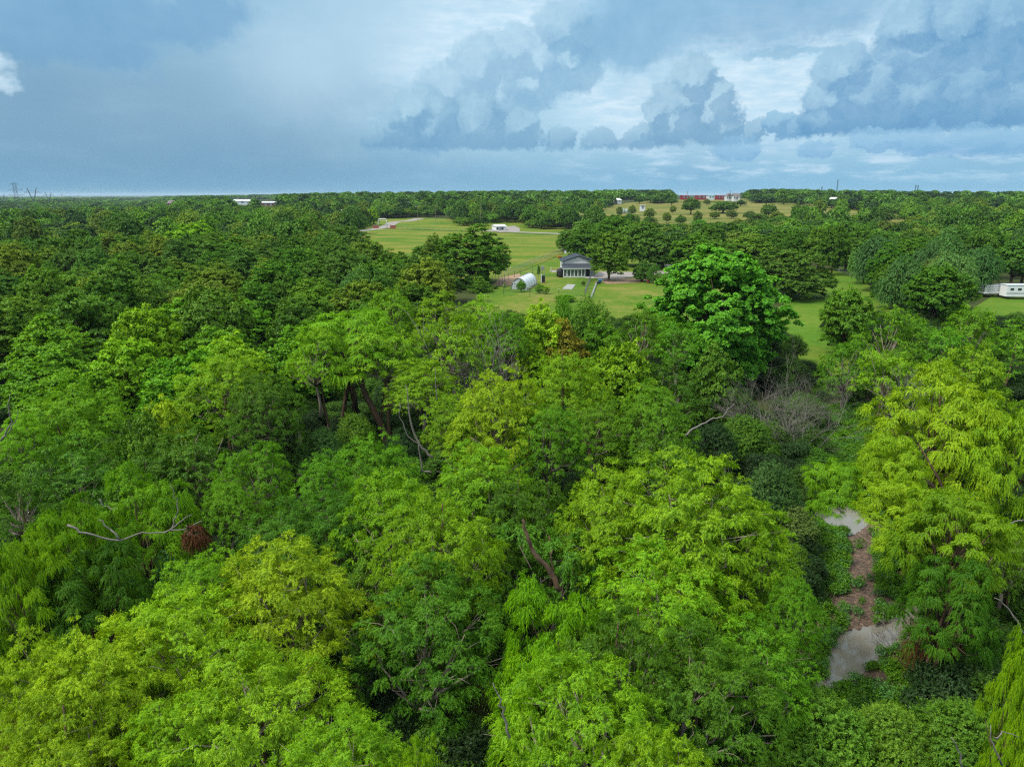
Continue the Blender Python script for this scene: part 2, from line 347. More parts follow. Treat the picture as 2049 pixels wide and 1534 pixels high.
# ---------------------------------------------------------------- tree prototypes
def unit(v): return v/np.maximum(np.linalg.norm(v, axis=-1, keepdims=True), 1e-9)
def dome_lobes(rng, n, R, hc, hz, r0, r1, low=-.35, flat=1.0, jit=.25):
    out = []; ph = rng.random()*6.28
    for i in range(n):
        ct = 1-(1-low)*(i+.5)/n; st = math.sqrt(max(0, 1-ct*ct)); a = ph+i*2.39996+rng.normal()*jit
        rr = r0+(r1-r0)*rng.random(); k = .74+.16*rng.normal()*.6
        out.append((R*k*st*math.cos(a), R*k*st*math.sin(a)*flat, hc+hz*ct*(.9+.12*rng.normal()), rr))
    return np.array(out)
def foliage(rng, lobes, dens, L, droop, nl, ll, lw, up=.5, outw=.8, zmin=-.45, ldroop=.5, side=.7, inner=.35, squash=.8, sub=0, sr=.3, vines=False):
    """leafy shoots springing from the lobes; returns V, F, tone"""
    P0 = []; T0 = []; ST = []; OD = []
    for c in lobes:
        n = max(6, int(dens*c[3]**2)); lr = rng.random()
        if sub:                                    # shoots gathered in sprays over the bough
            ns = max(3, int(sub*c[3]**2)); u = unit(rng.normal(size=(ns*3, 3))); u = u[u[:, 2] > zmin][:ns]; ns = len(u)
            rs = c[3]*(inner+(1-inner)*rng.random((ns, 1))**.45); cs = u*rs; cs[:, 2] *= squash; sc_ = .7+.6*rng.random((ns, 1)); srn = rng.random(ns)
            k = rng.integers(0, ns, n); g = unit(rng.normal(size=(n, 3))); g[:, 2] = np.abs(g[:, 2])*.8-.15
            P0.append(c[:3]+cs[k]+g*sr*sc_[k]*rng.random((n, 1))**.5); T0.append(unit(u[k]*outw+g*.75+np.array([0, 0, up])))
            ST.append(np.clip(.25*lr+.4*srn[k]+.3*rng.random(n), 0, 1)); OD.append(u[k]*.6+g*.4); continue
        d = unit(rng.normal(size=(int(n*1.6), 3))); d = d[d[:, 2] > zmin][:n]; n = len(d)
        rad = inner+(1-inner)*rng.random((n, 1))**.6
        # small lumps on each bough
        bump = 1+.16*np.sin(d[:, :1]*7+lr*9)*np.sin(d[:, 1:2]*6+lr*5)
        q = d*rad*c[3]*bump; q[:, 2] *= squash
        OD.append(d); P0.append(c[:3]+q); T0.append(unit(d*outw+np.array([0, 0, up])+rng.normal(size=(n, 3))*.32))
        ST.append(np.clip(.35*lr+.45*rng.random(n)+.12*rad[:, 0], 0, 1))
    P0 = np.concatenate(P0); T0 = np.concatenate(T0); ST = np.concatenate(ST); n = len(P0)
    cc = lobes[:, :3].mean(0)-np.array([0, 0, .6]); NT_ = unit(unit(np.concatenate(OD))*.55+unit(P0-cc)*.75+np.array([0, 0, .3]))[:, None]
    Ls = L*(.6+.7*rng.random((n, 1, 1))); dr = droop*(.6+.8*rng.random((n, 1, 1)))
    t = ((np.arange(nl)+.5)/nl*.9+.1)[None, :, None]+rng.normal(size=(n, nl, 1))*.02
    Z = np.array([0, 0, -1.0])
    pos = P0[:, None]+Ls*t*T0[:, None]+Ls*dr*t*t*Z
    tan = unit(T0[:, None]+2*dr*t*Z)
    ref = unit(rng.normal(size=(n, 1, 3))); s1 = unit(np.cross(tan, ref)); s2 = np.cross(tan, s1)
    ang = (np.arange(nl)*2.4)[None, :, None]+rng.normal(size=(n, nl, 1))*.4
    sd = s1*np.cos(ang)+s2*np.sin(ang)
    ld = unit(tan*.55+sd*side+Z*ldroop+rng.normal(size=(n, nl, 3))*.15)
    wd = unit(np.cross(ld, NT_+rng.normal(size=(n, nl, 3))*(.36 if not vines else .5)))
    size = (.55+.95*rng.random((n, nl, 1))**1.3)*(1-.35*np.clip(t, 0, 1)**3)
    a = ll*size; w = lw*size*.5
    b0 = pos; tip = pos+ld*a+Z*a*.12; midp = pos+ld*a*.45
    V = np.stack([b0, midp+wd*w, tip, midp-wd*w], axis=2).reshape(-1, 3)
    F = np.arange(len(V)).reshape(-1, 4)
    tone = np.clip(ST[:, None]*.75+.28*t[:, :, 0]**2+rng.normal(size=(n, nl))*.13, 0, 1).ravel()
    return V, F, tone
def tubes_np(segs, sides=5):
    mb = MB()
    for pts, rad in segs: mb.tube(pts, rad, sides)
    return mb
def limbs(rng, lobes, fork, r0=.22, every=1, twig=0, leanx=0.0, base_z=-.6):
    segs = []; f = Vector((leanx, 0, fork))
    segs.append(([(0, 0, base_z), (leanx*.15, .05, fork*.35), (leanx*.55, -.06, fork*.7), f], [r0*1.35, r0*1.05, r0*.9, r0*.8]))
    k = 0
    for c in lobes[::every]:
        e = Vector(c[:3]); e.z -= c[3]*.1
        m1 = f.lerp(e, .35)+Vector(rng.normal(size=3)*.18); m1.z += .1; m2 = f.lerp(e, .7)+Vector(rng.normal(size=3)*.22)
        r = r0*(.28+.35*rng.random())
        segs.append(([f-Vector((0, 0, .15)), m1, m2, e], [r, r*.8, r*.5, r*.2]))
        for j in range(twig):
            d = Vector(unit(rng.normal(size=3))); d.z = abs(d.z)*.6+.1; q = m2.lerp(e, rng.random()); L_ = c[3]*(.9+.7*rng.random())
            segs.append(([q, q+d*L_*.5+Vector(rng.normal(size=3)*.1), q+d*L_+Vector(rng.normal(size=3)*.12)], [.022, .013, .005]))
    return segs
PROTO = {}
PLAIN_TRUNK = MB().tube([(1.2, .4, -.6), (1.0, .5, 2.2), (.5, .2, 4.5), (.1, 0, 6.8), (.3, -.1, 8.6)], [.2, .17, .14, .09, .04], 7).tube([(.8, .35, 3.2), (-.3, .6, 5.2), (-.9, 1.0, 7.6)], [.12, .08, .03], 6).mesh('plain_trunk', BARK, True)
def proto(key, lobes, fol, leaf=LEAF, bark=BARK, fork=3.0, r0=.22, every=1, twig=0, leanx=0.0, seed=0):
    rng = np.random.default_rng(seed+991)
    V, F, T = foliage(rng, lobes, **fol)
    cm = fastmesh('crown_'+key, V, F, leaf, T)
    tm = tubes_np(limbs(rng, lobes, fork, r0, every, twig, leanx), 5).mesh('trunk_'+key, bark, True)
    rr = np.hypot(V[:, 0], V[:, 1]); PROTO.setdefault(key, []).append((cm, tm, 2*float(np.percentile(rr, 96)), float(np.percentile(V[:, 2], 99.6))))
def make_protos():
    WN = dict(dens=215, L=.44, droop=.55, nl=19, ll=.11, lw=.025, up=.35, outw=.8, ldroop=.55, side=.55, inner=.62, zmin=-.55, squash=1.0, sub=17, sr=.15)
    for s, (n, R, hc, hz, r0, r1, fl) in enumerate([(24, 3.9, 4.7, 3.6, 1.15, 1.8, 1.0), (20, 3.5, 4.8, 3.8, 1.2, 1.8, .85), (28, 4.2, 4.4, 3.5, 1.1, 1.65, 1.1), (17, 3.1, 5.2, 3.8, 1.2, 1.7, 1.0)]):
        rng = np.random.default_rng(100+s); lb = dome_lobes(rng, n, R, hc, hz, r0, r1, -.45, fl)
        proto('willow_near', lb, WN, LEAF, BARKG, 2.6, .2, 1, 3, rng.normal()*.5, s)
    # drooping willow with long hanging sprays and open gaps
    for s in range(2):
        rng = np.random.default_rng(140+s); lb = dome_lobes(rng, 24, 4.6, 4.7, 4.1, .95, 1.45, -.45, 1.0, .4)
        proto('willow_weeping', lb, dict(dens=330, L=.66, droop=.75, nl=22, ll=.115, lw=.027, up=.2, outw=.85, ldroop=.65, side=.5, inner=.5, zmin=-.35, squash=.8, sub=14, sr=.16), LEAF, BARK, 2.8, .26, 1, 2, .4, s)
    WM = dict(dens=100, L=.6, droop=.6, nl=13, ll=.19, lw=.05, up=.35, outw=.75, ldroop=.6, side=.55, inner=.6, zmin=-.5, squash=1.05, sub=11, sr=.2)
    for s, (n, R, hc, hz, r0, r1, fl) in enumerate([(22, 4.0, 4.9, 3.8, .95, 1.5, 1.0), (17, 3.6, 5.2, 3.9, 1.0, 1.5, .9), (26, 4.4, 4.6, 3.7, .85, 1.3, 1.1), (14, 3.2, 5.6, 3.6, 1.0, 1.5, 1.0)]):
        rng = np.random.default_rng(200+s); lb = dome_lobes(rng, n, R, hc, hz, r0, r1, -.4, fl, .4)
        proto('willow_mid', lb, WM, LEAF, BARKG, 3.0, .2, 1, 1, rng.normal()*.6, s)
    BM_ = dict(dens=95, L=.4, droop=.25, nl=8, ll=.25, lw=.15, up=.6, outw=.6, ldroop=.35, side=.8, inner=.5, zmin=-.4, squash=1.3, sub=10, sr=.26)
    for s, (n, R, hc, hz, r0, r1) in enumerate([(28, 3.7, 5.0, 3.7, 1.0, 1.65), (22, 3.4, 5.2, 3.6, 1.1, 1.7), (34, 4.0, 4.8, 3.6, .9, 1.45)]):
        rng = np.random.default_rng(300+s); lb = dome_lobes(rng, n+8, R, hc-.2, hz, r0, r1, -.8, 1, .4)
        proto('broadleaf', lb, BM_, LEAF, BARK, 2.8, .2, 2, 0, 0, s)
    OM = dict(dens=90, L=.38, droop=.15, nl=8, ll=.23, lw=.15, up=.45, outw=.6, ldroop=.2, side=.85, inner=.55, zmin=-.35, squash=1.3, sub=10, sr=.26)
    for s, (n, R, hc, hz, r0, r1) in enumerate([(30, 4.0, 5.0, 3.6, 1.0, 1.6), (26, 3.7, 5.2, 3.4, 1.05, 1.7), (38, 4.3, 5.2, 3.2, .9, 1.45), (24, 3.4, 5.5, 3.2, 1.0, 1.6)]):
        rng = np.random.default_rng(400+s); lb = dome_lobes(rng, n+8, R, hc-.3, hz+.2, r0, r1, -.75, 1, .45)
        proto('oak', lb, OM, LEAFD, BARK, 2.6, .28, 2, 0, 0, s)
    for s in range(3):
        rng = np.random.default_rng(500+s); lb = dome_lobes(rng, 18+4*s, 4.1, 4.8, 4.0, 1.0, 1.7, -.6, 1, .5)
        proto('vine_draped', lb, dict(dens=95, L=.6, droop=.8, nl=9, ll=.24, lw=.14, up=.1, outw=.9, ldroop=.7, side=.5, inner=.6, zmin=-.55, squash=1.0, vines=True), LEAFG, BARK, 2.6, .2, 2, 0, 0, s)
    # cottonwood: tall, glossy rounded leaves in bunches
    rng = np.random.default_rng(600); lb = dome_lobes(rng, 96, 4.3, 4.9, 4.3, .85, 1.2, -.85, 1, .4)
    proto('cottonwood', lb, dict(dens=230, L=.28, droop=.15, nl=9, ll=.14, lw=.15, up=.5, outw=.6, ldroop=.35, side=.9, inner=.5, zmin=-.5, squash=.95, sub=14, sr=.16), LEAFG, BARK, 2.6, .16, 2, 0, 0, 0)
    # near shrubs: small leaflets
    for s in range(3):
        rng = np.random.default_rng(700+s); lb = dome_lobes(rng, 16, 3.6, 4.0, 4.2, 1.2, 1.9, -.3, 1, .5)
        proto('shrub_near', lb, dict(dens=120, L=.8, droop=.35, nl=16, ll=.20, lw=.085, up=.7, outw=.8, ldroop=.15, side=1.0, inner=.4, zmin=-.3, squash=1.0), LEAFG, BARKG, 1.6, .12, 1, 2, 0, s)
    for s in range(2):
        rng = np.random.default_rng(750+s); lb = dome_lobes(rng, 14, 3.4, 4.4, 4.4, 1.1, 1.8, -.3, 1, .5)
        proto('shrub_mid', lb, dict(dens=60, L=.9, droop=.1, nl=9, ll=.3, lw=.14, up=1.1, outw=.5, ldroop=0, side=.8, inner=.4, zmin=-.3, squash=1.1), LEAFG, BARKG, 1.6, .12, 1, 1, 0, s)
make_protos()
ORD = ['first', 'second', 'third', 'fourth', 'fifth', 'sixth', 'seventh', 'eighth', 'ninth', 'tenth', 'eleventh', 'twelfth', 'thirteenth', 'fourteenth', 'fifteenth', 'sixteenth', 'seventeenth', 'eighteenth']
KIND = {  # tree kind -> (object name, category, proto key)
 'W': ('willow_tree', 'willow', 'willow_near'), 'P': ('willow_tree', 'willow', 'willow_weeping'), 'w': ('willow_tree', 'willow', 'willow_mid'), 'b': ('broadleaf_tree', 'tree', 'broadleaf'),
 'o': ('oak_tree', 'oak', 'oak'), 'v': ('vine_covered_tree', 'vine-covered tree', 'vine_draped'), 'c': ('cottonwood_tree', 'cottonwood', 'cottonwood'),
 's': ('leafy_shrub', 'shrub', 'shrub_near'), 'S': ('leafy_shrub', 'shrub', 'shrub_mid')}
TINT = {'fresh': (.095, .31, .012),  # base colours of the leaves
 'yellow': (.198, .345, .006), 'lime': (.146, .315, .005), 'bright': (.088, .235, .005), 'green': (.055, .155, .006), 'mid': (.085, .20, .009), 'olive': (.115, .20, .012), 'dark': (.062, .16, .010),
 'deep': (.020, .055, .010), 'silver': (.085, .20, .035), 'blue': (.05, .14, .025), 'orange': (.22, .20, .012), 'grey': (.10, .17, .03)}
RNG = random.Random(11); NT = 0
ARCH_TRUNK = MB().tube([(7.5, .6, -.6), (6.6, .4, 2.5), (5.0, .1, 5.0), (2.8, -.1, 6.8), (.6, 0, 8.0)], [.3, .24, .18, .11, .05], 7).tube([(5.0, .1, 5.0), (3.6, .9, 7.0), (2.0, 1.4, 8.6)], [.12, .08, .03], 6).mesh('arching_trunk', BARK, True)
def tree_at(x, y, h, w, kind, tint, label=None, group=None, var=None, rz=None, sink=0.0, ck=None):
    arch = ck is not None and ck < .55
    if ck is None: ck = max(.5, min(1.0, 1.3*w/h)) if kind in 'Ww' else 1.0
    global NT
    NT += 1
    name, cat, key = KIND[kind]; ps = PROTO[key]; cm, tm, pw_, ph_ = ps[(NT if var is None else var) % len(ps)]
    r = empty(name, (x, y, h1(x, y)-sink), RNG.uniform(0, 6.28) if rz is None else rz, label, cat, group)
    j = lambda c: max(0, c*(1+RNG.uniform(-.12, .12)))
    k = 1+RNG.uniform(-.12, .12); t = TINT[tint]; col = (j(t[0])*k, t[1]*k, j(t[2])*k, 1)
    cr = part('crown', cm, r, (0, 0, (1-ck)*ph_), col); cr.scale = (1, 1, ck); 
    if arch: tr = part('trunk', ARCH_TRUNK, r); tr.scale = (2, 1, 1); r.rotation_euler.z = .15
    elif ck > .93: part('trunk', tm, r)
    else:
        part('trunk', PLAIN_TRUNK, r)
        if ck < .9: lm = part('limbs', tm, r, (0, 0, (1-ck)*ph_)); lm.scale = (1, 1, ck)
    r.scale = (w/pw_, w/pw_, (h+sink)/ph_)
    return r
def T(px, py, w, kind, tint, label, h=None, D=None, group=None, **k):
    """a tree whose top shows at photo pixel px,py with crown width w px; its height h or distance D is known"""
    if h is not None:
        x, y = gp(px, py, h)
    else:
        p = atD(px, py, D); x, y = p.x, p.y; h = p.z-h1(x, y)
    slant = math.hypot(y, CAM_Z-h1(x, y)-h*.7)
    wm = w/FPX*slant
    return tree_at(x, y, h, wm, kind, tint, label, group, **k)
# ---------------------------------------------------------------- ground and setting
def struct(o): o['kind'] = 'structure'; return o
def grid_mesh(name, xs, ys, zf, mat, smooth=True):
    X, Y = np.meshgrid(xs, ys); Z = zf(X, Y); V = np.stack([X, Y, Z], -1).reshape(-1, 3); nx = len(xs); ny = len(ys)
    i = np.arange(nx*(ny-1)).reshape(ny-1, nx)[:, :-1].ravel(); F = np.stack([i, i+1, i+1+nx, i+nx], 1)
    me = fastmesh(name, V, F, mat); me.polygons.foreach_set('use_smooth', [True]*len(me.polygons))
    o = bpy.data.objects.new(name, me); C.objects.link(o); return o
gx = np.concatenate([-np.geomspace(16000, 450, 14), np.arange(-420, 421, 15.0), np.geomspace(450, 16000, 14)])
gy = np.concatenate([np.arange(-60, 600, 12.0), np.arange(600, 1500, 40.0), np.geomspace(1500, 22000, 16)])
struct(grid_mesh('ground', gx, gy, lambda x, y: H(x, y)-.02, M_FLOOR))
def sheet(name, pts, mat, up=.05, step=8.0, wob=0.0):
    """a sheet that follows the terrain; pts are world (x, y)"""
    bm = bmesh.new(); bm.faces.new([bm.verts.new((x, y, 0)) for x, y in pts])
    xs = [p[0] for p in pts]; ys = [p[1] for p in pts]
    for ax, lo, hi in ((0, min(xs), max(xs)), (1, min(ys), max(ys))):
        k = math.ceil(lo/step)*step
        while k < hi:
            bmesh.ops.bisect_plane(bm, geom=bm.verts[:]+bm.edges[:]+bm.faces[:], plane_co=(k, 0, 0) if ax == 0 else (0, k, 0), plane_no=(1, 0, 0) if ax == 0 else (0, 1, 0)); k += step
    for v in bm.verts: v.co.z = h1(v.co.x, v.co.y)+up
    bm.normal_update()
    for f in bm.faces:
        if f.normal.z < 0: f.normal_flip()
    me = bpy.data.meshes.new(name); bm.to_mesh(me); bm.free(); me.materials.append(mat)
    o = bpy.data.objects.new(name, me); C.objects.link(o); return struct(o)
def px_sheet(name, px, mat, up=.05, step=8.0): return sheet(name, [gp(a, b) for a, b in px], mat, up, step)
def ribbon(name, pts, width, mat, up=.07):
    P = [Vector((x, y, 0)) for x, y in pts]; Q = []
    for a, b in zip(P, P[1:]):
        n = max(1, int((b-a).length/4)); Q += [a.lerp(b, i/n) for i in range(n)]
    Q.append(P[-1]); V = []; F = []
    # soften the corners
    for _ in range(3): Q = [Q[0]]+[(Q[i-1]+Q[i]*2+Q[i+1])/4 for i in range(1, len(Q)-1)]+[Q[-1]]
    for i, q in enumerate(Q):
        t = (Q[min(i+1, len(Q)-1)]-Q[max(0, i-1)]).normalized(); s = Vector((-t.y, t.x, 0))
        wd = width*(1+.06*math.sin(i*1.7))
        for k in (1, .33, -.33, -1): p = q+s*wd/2*k; V.append((p.x, p.y, h1(p.x, p.y)+up))
        if i:
            for k in range(3): a = (i-1)*4+k; F.append((a, a+1, a+5, a+4))
    me = bpy.data.meshes.new(name); me.from_pydata(V, [], F); me.materials.append(mat); me.update()
    if len(me.polygons) and me.polygons[0].normal.z < 0: me.flip_normals()
    o = bpy.data.objects.new(name, me); C.objects.link(o); return struct(o)
px_sheet('hay_field', [(640, 462), (700, 452), (760, 458), (1000, 466), (1165, 474), (1150, 497), (1080, 528), (985, 565), (860, 560), (700, 520)], M_HAY, .05, 12)
px_sheet('lawn', [(985, 566), (1080, 529), (1151, 498), (1180, 484), (1345, 486), (1560, 482), (1560, 560), (1400, 600), (1400, 690), (1250, 700), (1000, 690), (930, 620)], M_LAWN, .05)
px_sheet('meadow', [(1585, 545), (1700, 535), (1790, 620), (1745, 700), (1730, 790), (1640, 800), (1560, 720), (1560, 640)], M_MEAD, .05)
px_sheet('pasture', [(1040, 428), (1120, 421), (1240, 408), (1380, 398), (1620, 399), (1640, 412), (1750, 416), (1850, 426), (1870, 452), (1700, 462), (1500, 470), (1290, 466), (1180, 450)], M_PAST, .08, 25)
px_sheet('left_field', [(40, 436), (100, 422), (200, 417), (215, 428), (90, 444)], M_HAY, .08, 25)
px_sheet('right_field', [(1870, 402), (1960, 398), (2049, 401), (2049, 404), (1930, 405)], M_PAST, .08, 40)
px_sheet('lower_meadow', [(1880, 660), (1990, 590), (2110, 600), (2110, 660), (1950, 700)], M_MEAD, .05)
px_sheet('gate_field', [(560, 470), (700, 440), (840, 436), (1060, 440), (1170, 462), (1165, 473), (1000, 465), (760, 457), (700, 451), (640, 478)], M_HAY, .03, 12)
ribbon('driveway', [gp(1190, 556), gp(1230, 553), gp(1290, 548), gp(1350, 543), gp(1410, 541)], 6.5, M_ROAD, .09)
ribbon('driveway_spur', [gp(1352, 543), gp(1345, 533), gp(1325, 523), gp(1290, 512)], 3.5, M_ROAD, .11)
px_sheet('parking_apron', [(1182, 556), (1200, 544), (1262, 545), (1290, 552), (1240, 558), (1205, 560)], M_ROAD, .13, 3)
ribbon('gate_driveway', [gp(700, 465), gp(745, 459), gp(768, 456), (on_plane(790, 447, 3.4)), gp(815, 443), gp(840, 437)], 8, M_ROAD, .1)
ribbon('country_road', [gp(940, 461), gp(1000, 463), gp(1100, 467), gp(1200, 471), gp(1360, 475), gp(1450, 477), gp(1560, 480), gp(1700, 486)], 7.5, M_ROAD, .1)
px_sheet('house_yard', [(975, 460), (1000, 455), (1030, 452), (1040, 457), (1040, 463), (1000, 465)], M_ROAD, .12, 12)
px_sheet('dirt_patch', [(1000, 556), (1040, 548), (1046, 560), (1020, 572), (985, 572)], M_DIRT, .09, 4)
px_sheet('tree_mulch', [(1195, 560), (1235, 557), (1300, 558), (1280, 566), (1215, 569)], M_DIRT, .09, 4)
# ---------------------------------------------------------------- the muddy creek bed
def mudcol(m, N, L, p):
    t = N.new('ShaderNodeTexCoord'); n1 = N.new('ShaderNodeTexNoise'); n1.inputs['Scale'].default_value = 5.5; n1.inputs['Detail'].default_value = 9; n1.inputs['Roughness'].default_value = .7; L.new(t.outputs['Object'], n1.inputs[0])
    r = N.new('ShaderNodeValToRGB'); L.new(n1.outputs[0], r.inputs[0]); e = r.color_ramp.elements
    e[0].position = .40; e[0].color = (.030, .018, .011, 1); e[1].position = .64; e[1].color = (.17, .108, .070, 1)
    L.new(r.outputs[0], p.inputs['Base Color']); p.inputs['Roughness'].default_value = .75
    b = N.new('ShaderNodeBump'); b.inputs['Strength'].default_value = .9; b.inputs['Distance'].default_value = .08; L.new(n1.outputs[0], b.inputs['Height']); L.new(b.outputs[0], p.inputs['Normal'])
M_MUD = nodesmat('wet_mud', mudcol)
def watercol(m, N, L, p):
    t = N.new('ShaderNodeTexCoord'); n1 = N.new('ShaderNodeTexNoise'); n1.inputs['Scale'].default_value = 1.1; n1.inputs['Detail'].default_value = 5; L.new(t.outputs['Object'], n1.inputs[0])
    r = N.new('ShaderNodeValToRGB'); L.new(n1.outputs[0], r.inputs[0]); e = r.color_ramp.elements
    e[0].position = .35; e[0].color = (.17, .158, .130, 1); e[1].position = .7; e[1].color = (.185, .172, .143, 1)
    L.new(r.outputs[0], p.inputs['Base Color']); p.inputs['Roughness'].default_value = .05; p.inputs['Specular IOR Level'].default_value = .6
    b = N.new('ShaderNodeBump'); b.inputs['Strength'].default_value = .04; b.inputs['Distance'].default_value = .01; n2 = N.new('ShaderNodeTexNoise'); n2.inputs['Scale'].default_value = 7; L.new(t.outputs['Object'], n2.inputs[0]); L.new(n2.outputs[0], b.inputs['Height']); L.new(b.outputs[0], p.inputs['Normal'])
M_WATER = nodesmat('muddy_water', watercol)
cl = [on_plane(px, py, .1) for px, py in ((1735, 1534), (1722, 1400), (1722, 1290), (1724, 1200), (1722, 1100), (1712, 1000), (1703, 900), (1695, 820), (1690, 770))]
def path_x(y): return float(np.interp(y, [c[1] for c in cl], [c[0] for c in cl]))
PUD = {'a': [(1640, 1380), (1655, 1330), (1672, 1275), (1700, 1262), (1735, 1256), (1770, 1252), (1800, 1232), (1830, 1215), (1860, 1225), (1850, 1262), (1815, 1290), (1775, 1300), (1745, 1318), (1725, 1340), (1700, 1362)],
       'b': [(1622, 1030), (1650, 1018), (1690, 1012), (1722, 1025), (1735, 1045), (1720, 1056), (1700, 1070), (1682, 1058), (1650, 1052)],
       'c': [(1580, 862), (1600, 846), (1632, 844), (1630, 860), (1600, 870)]}
PW = {k: [on_plane(a, b, .1) for a, b in v] for k, v in PUD.items()}
def noise2(x, y, s):
    return (np.sin(x*s+1.3*np.sin(y*s*.7))+np.sin(y*s*1.31+1.7*np.sin(x*s*.83+2))+np.sin((x+y)*s*.77+1.1*np.sin((x-y)*s*.57)))/3
def bed_z(x, y):
    z = .16+.06*noise2(x, y, 2.3)+.06*noise2(x, y, 9.0)*np.clip(noise2(x+5, y, 1.3)+.6, .2, 1)+.035*noise2(x, y, 17.)*np.clip(noise2(x, y+3, 2.1)+.5, 0, 1)+.03*noise2(x, y, 23.)
    for poly in PW.values():
        P_ = np.array(poly); cx, cy = P_.mean(0)
        d = np.full(x.shape, 1e9); ins = np.zeros(x.shape, bool); j = len(P_)-1
        for i in range(len(P_)):
            a, b = P_[i], P_[j]; ab = b-a; t = np.clip(((x-a[0])*ab[0]+(y-a[1])*ab[1])/(ab@ab), 0, 1)
            d = np.minimum(d, np.hypot(x-a[0]-t*ab[0], y-a[1]-t*ab[1]))
            c_ = ((a[1] > y) != (b[1] > y)) & (x < (b[0]-a[0])*(y-a[1])/(b[1]-a[1]+1e-12)+a[0]); ins ^= c_; j = i
        sd = np.where(ins, -d, d); z = z-.36*sst(-sd, -.6, .75)
    return z
ys = np.arange(20, 80, .085); w_ = np.linspace(-1, 1, 90)
X = np.array([[path_x(y)+k*(3.6 if y < 55 else 2.4) for k in w_] for y in ys]); Y = np.repeat(ys[:, None], len(w_), 1)
Z = bed_z(X, Y)-.25*np.abs(w_)[None]**6
V = np.stack([X, Y, Z], -1).reshape(-1, 3); i = np.arange(len(w_)*(len(ys)-1)).reshape(len(ys)-1, len(w_))[:, :-1].ravel(); nw = len(w_)
me = fastmesh('mud_path', V, np.stack([i, i+1, i+1+nw, i+nw], 1), M_MUD); me.polygons.foreach_set('use_smooth', [True]*len(me.polygons))
mo = bpy.data.objects.new('mud_path', me); C.objects.link(mo); struct(mo)
for k, nm in (('a', 'puddle'), ('b', 'puddle'), ('c', 'puddle')):
    pts = PW[k]; cx = sum(p[0] for p in pts)/len(pts); cy = sum(p[1] for p in pts)/len(pts)
    o = MB().poly([(cx+(x-cx)*1.35, cy+(y-cy)*1.35, .075) for x, y in pts]).build('puddle_water', M_WATER); struct(o)
    if o.data.polygons[0].normal.z < 0: o.data.flip_normals()

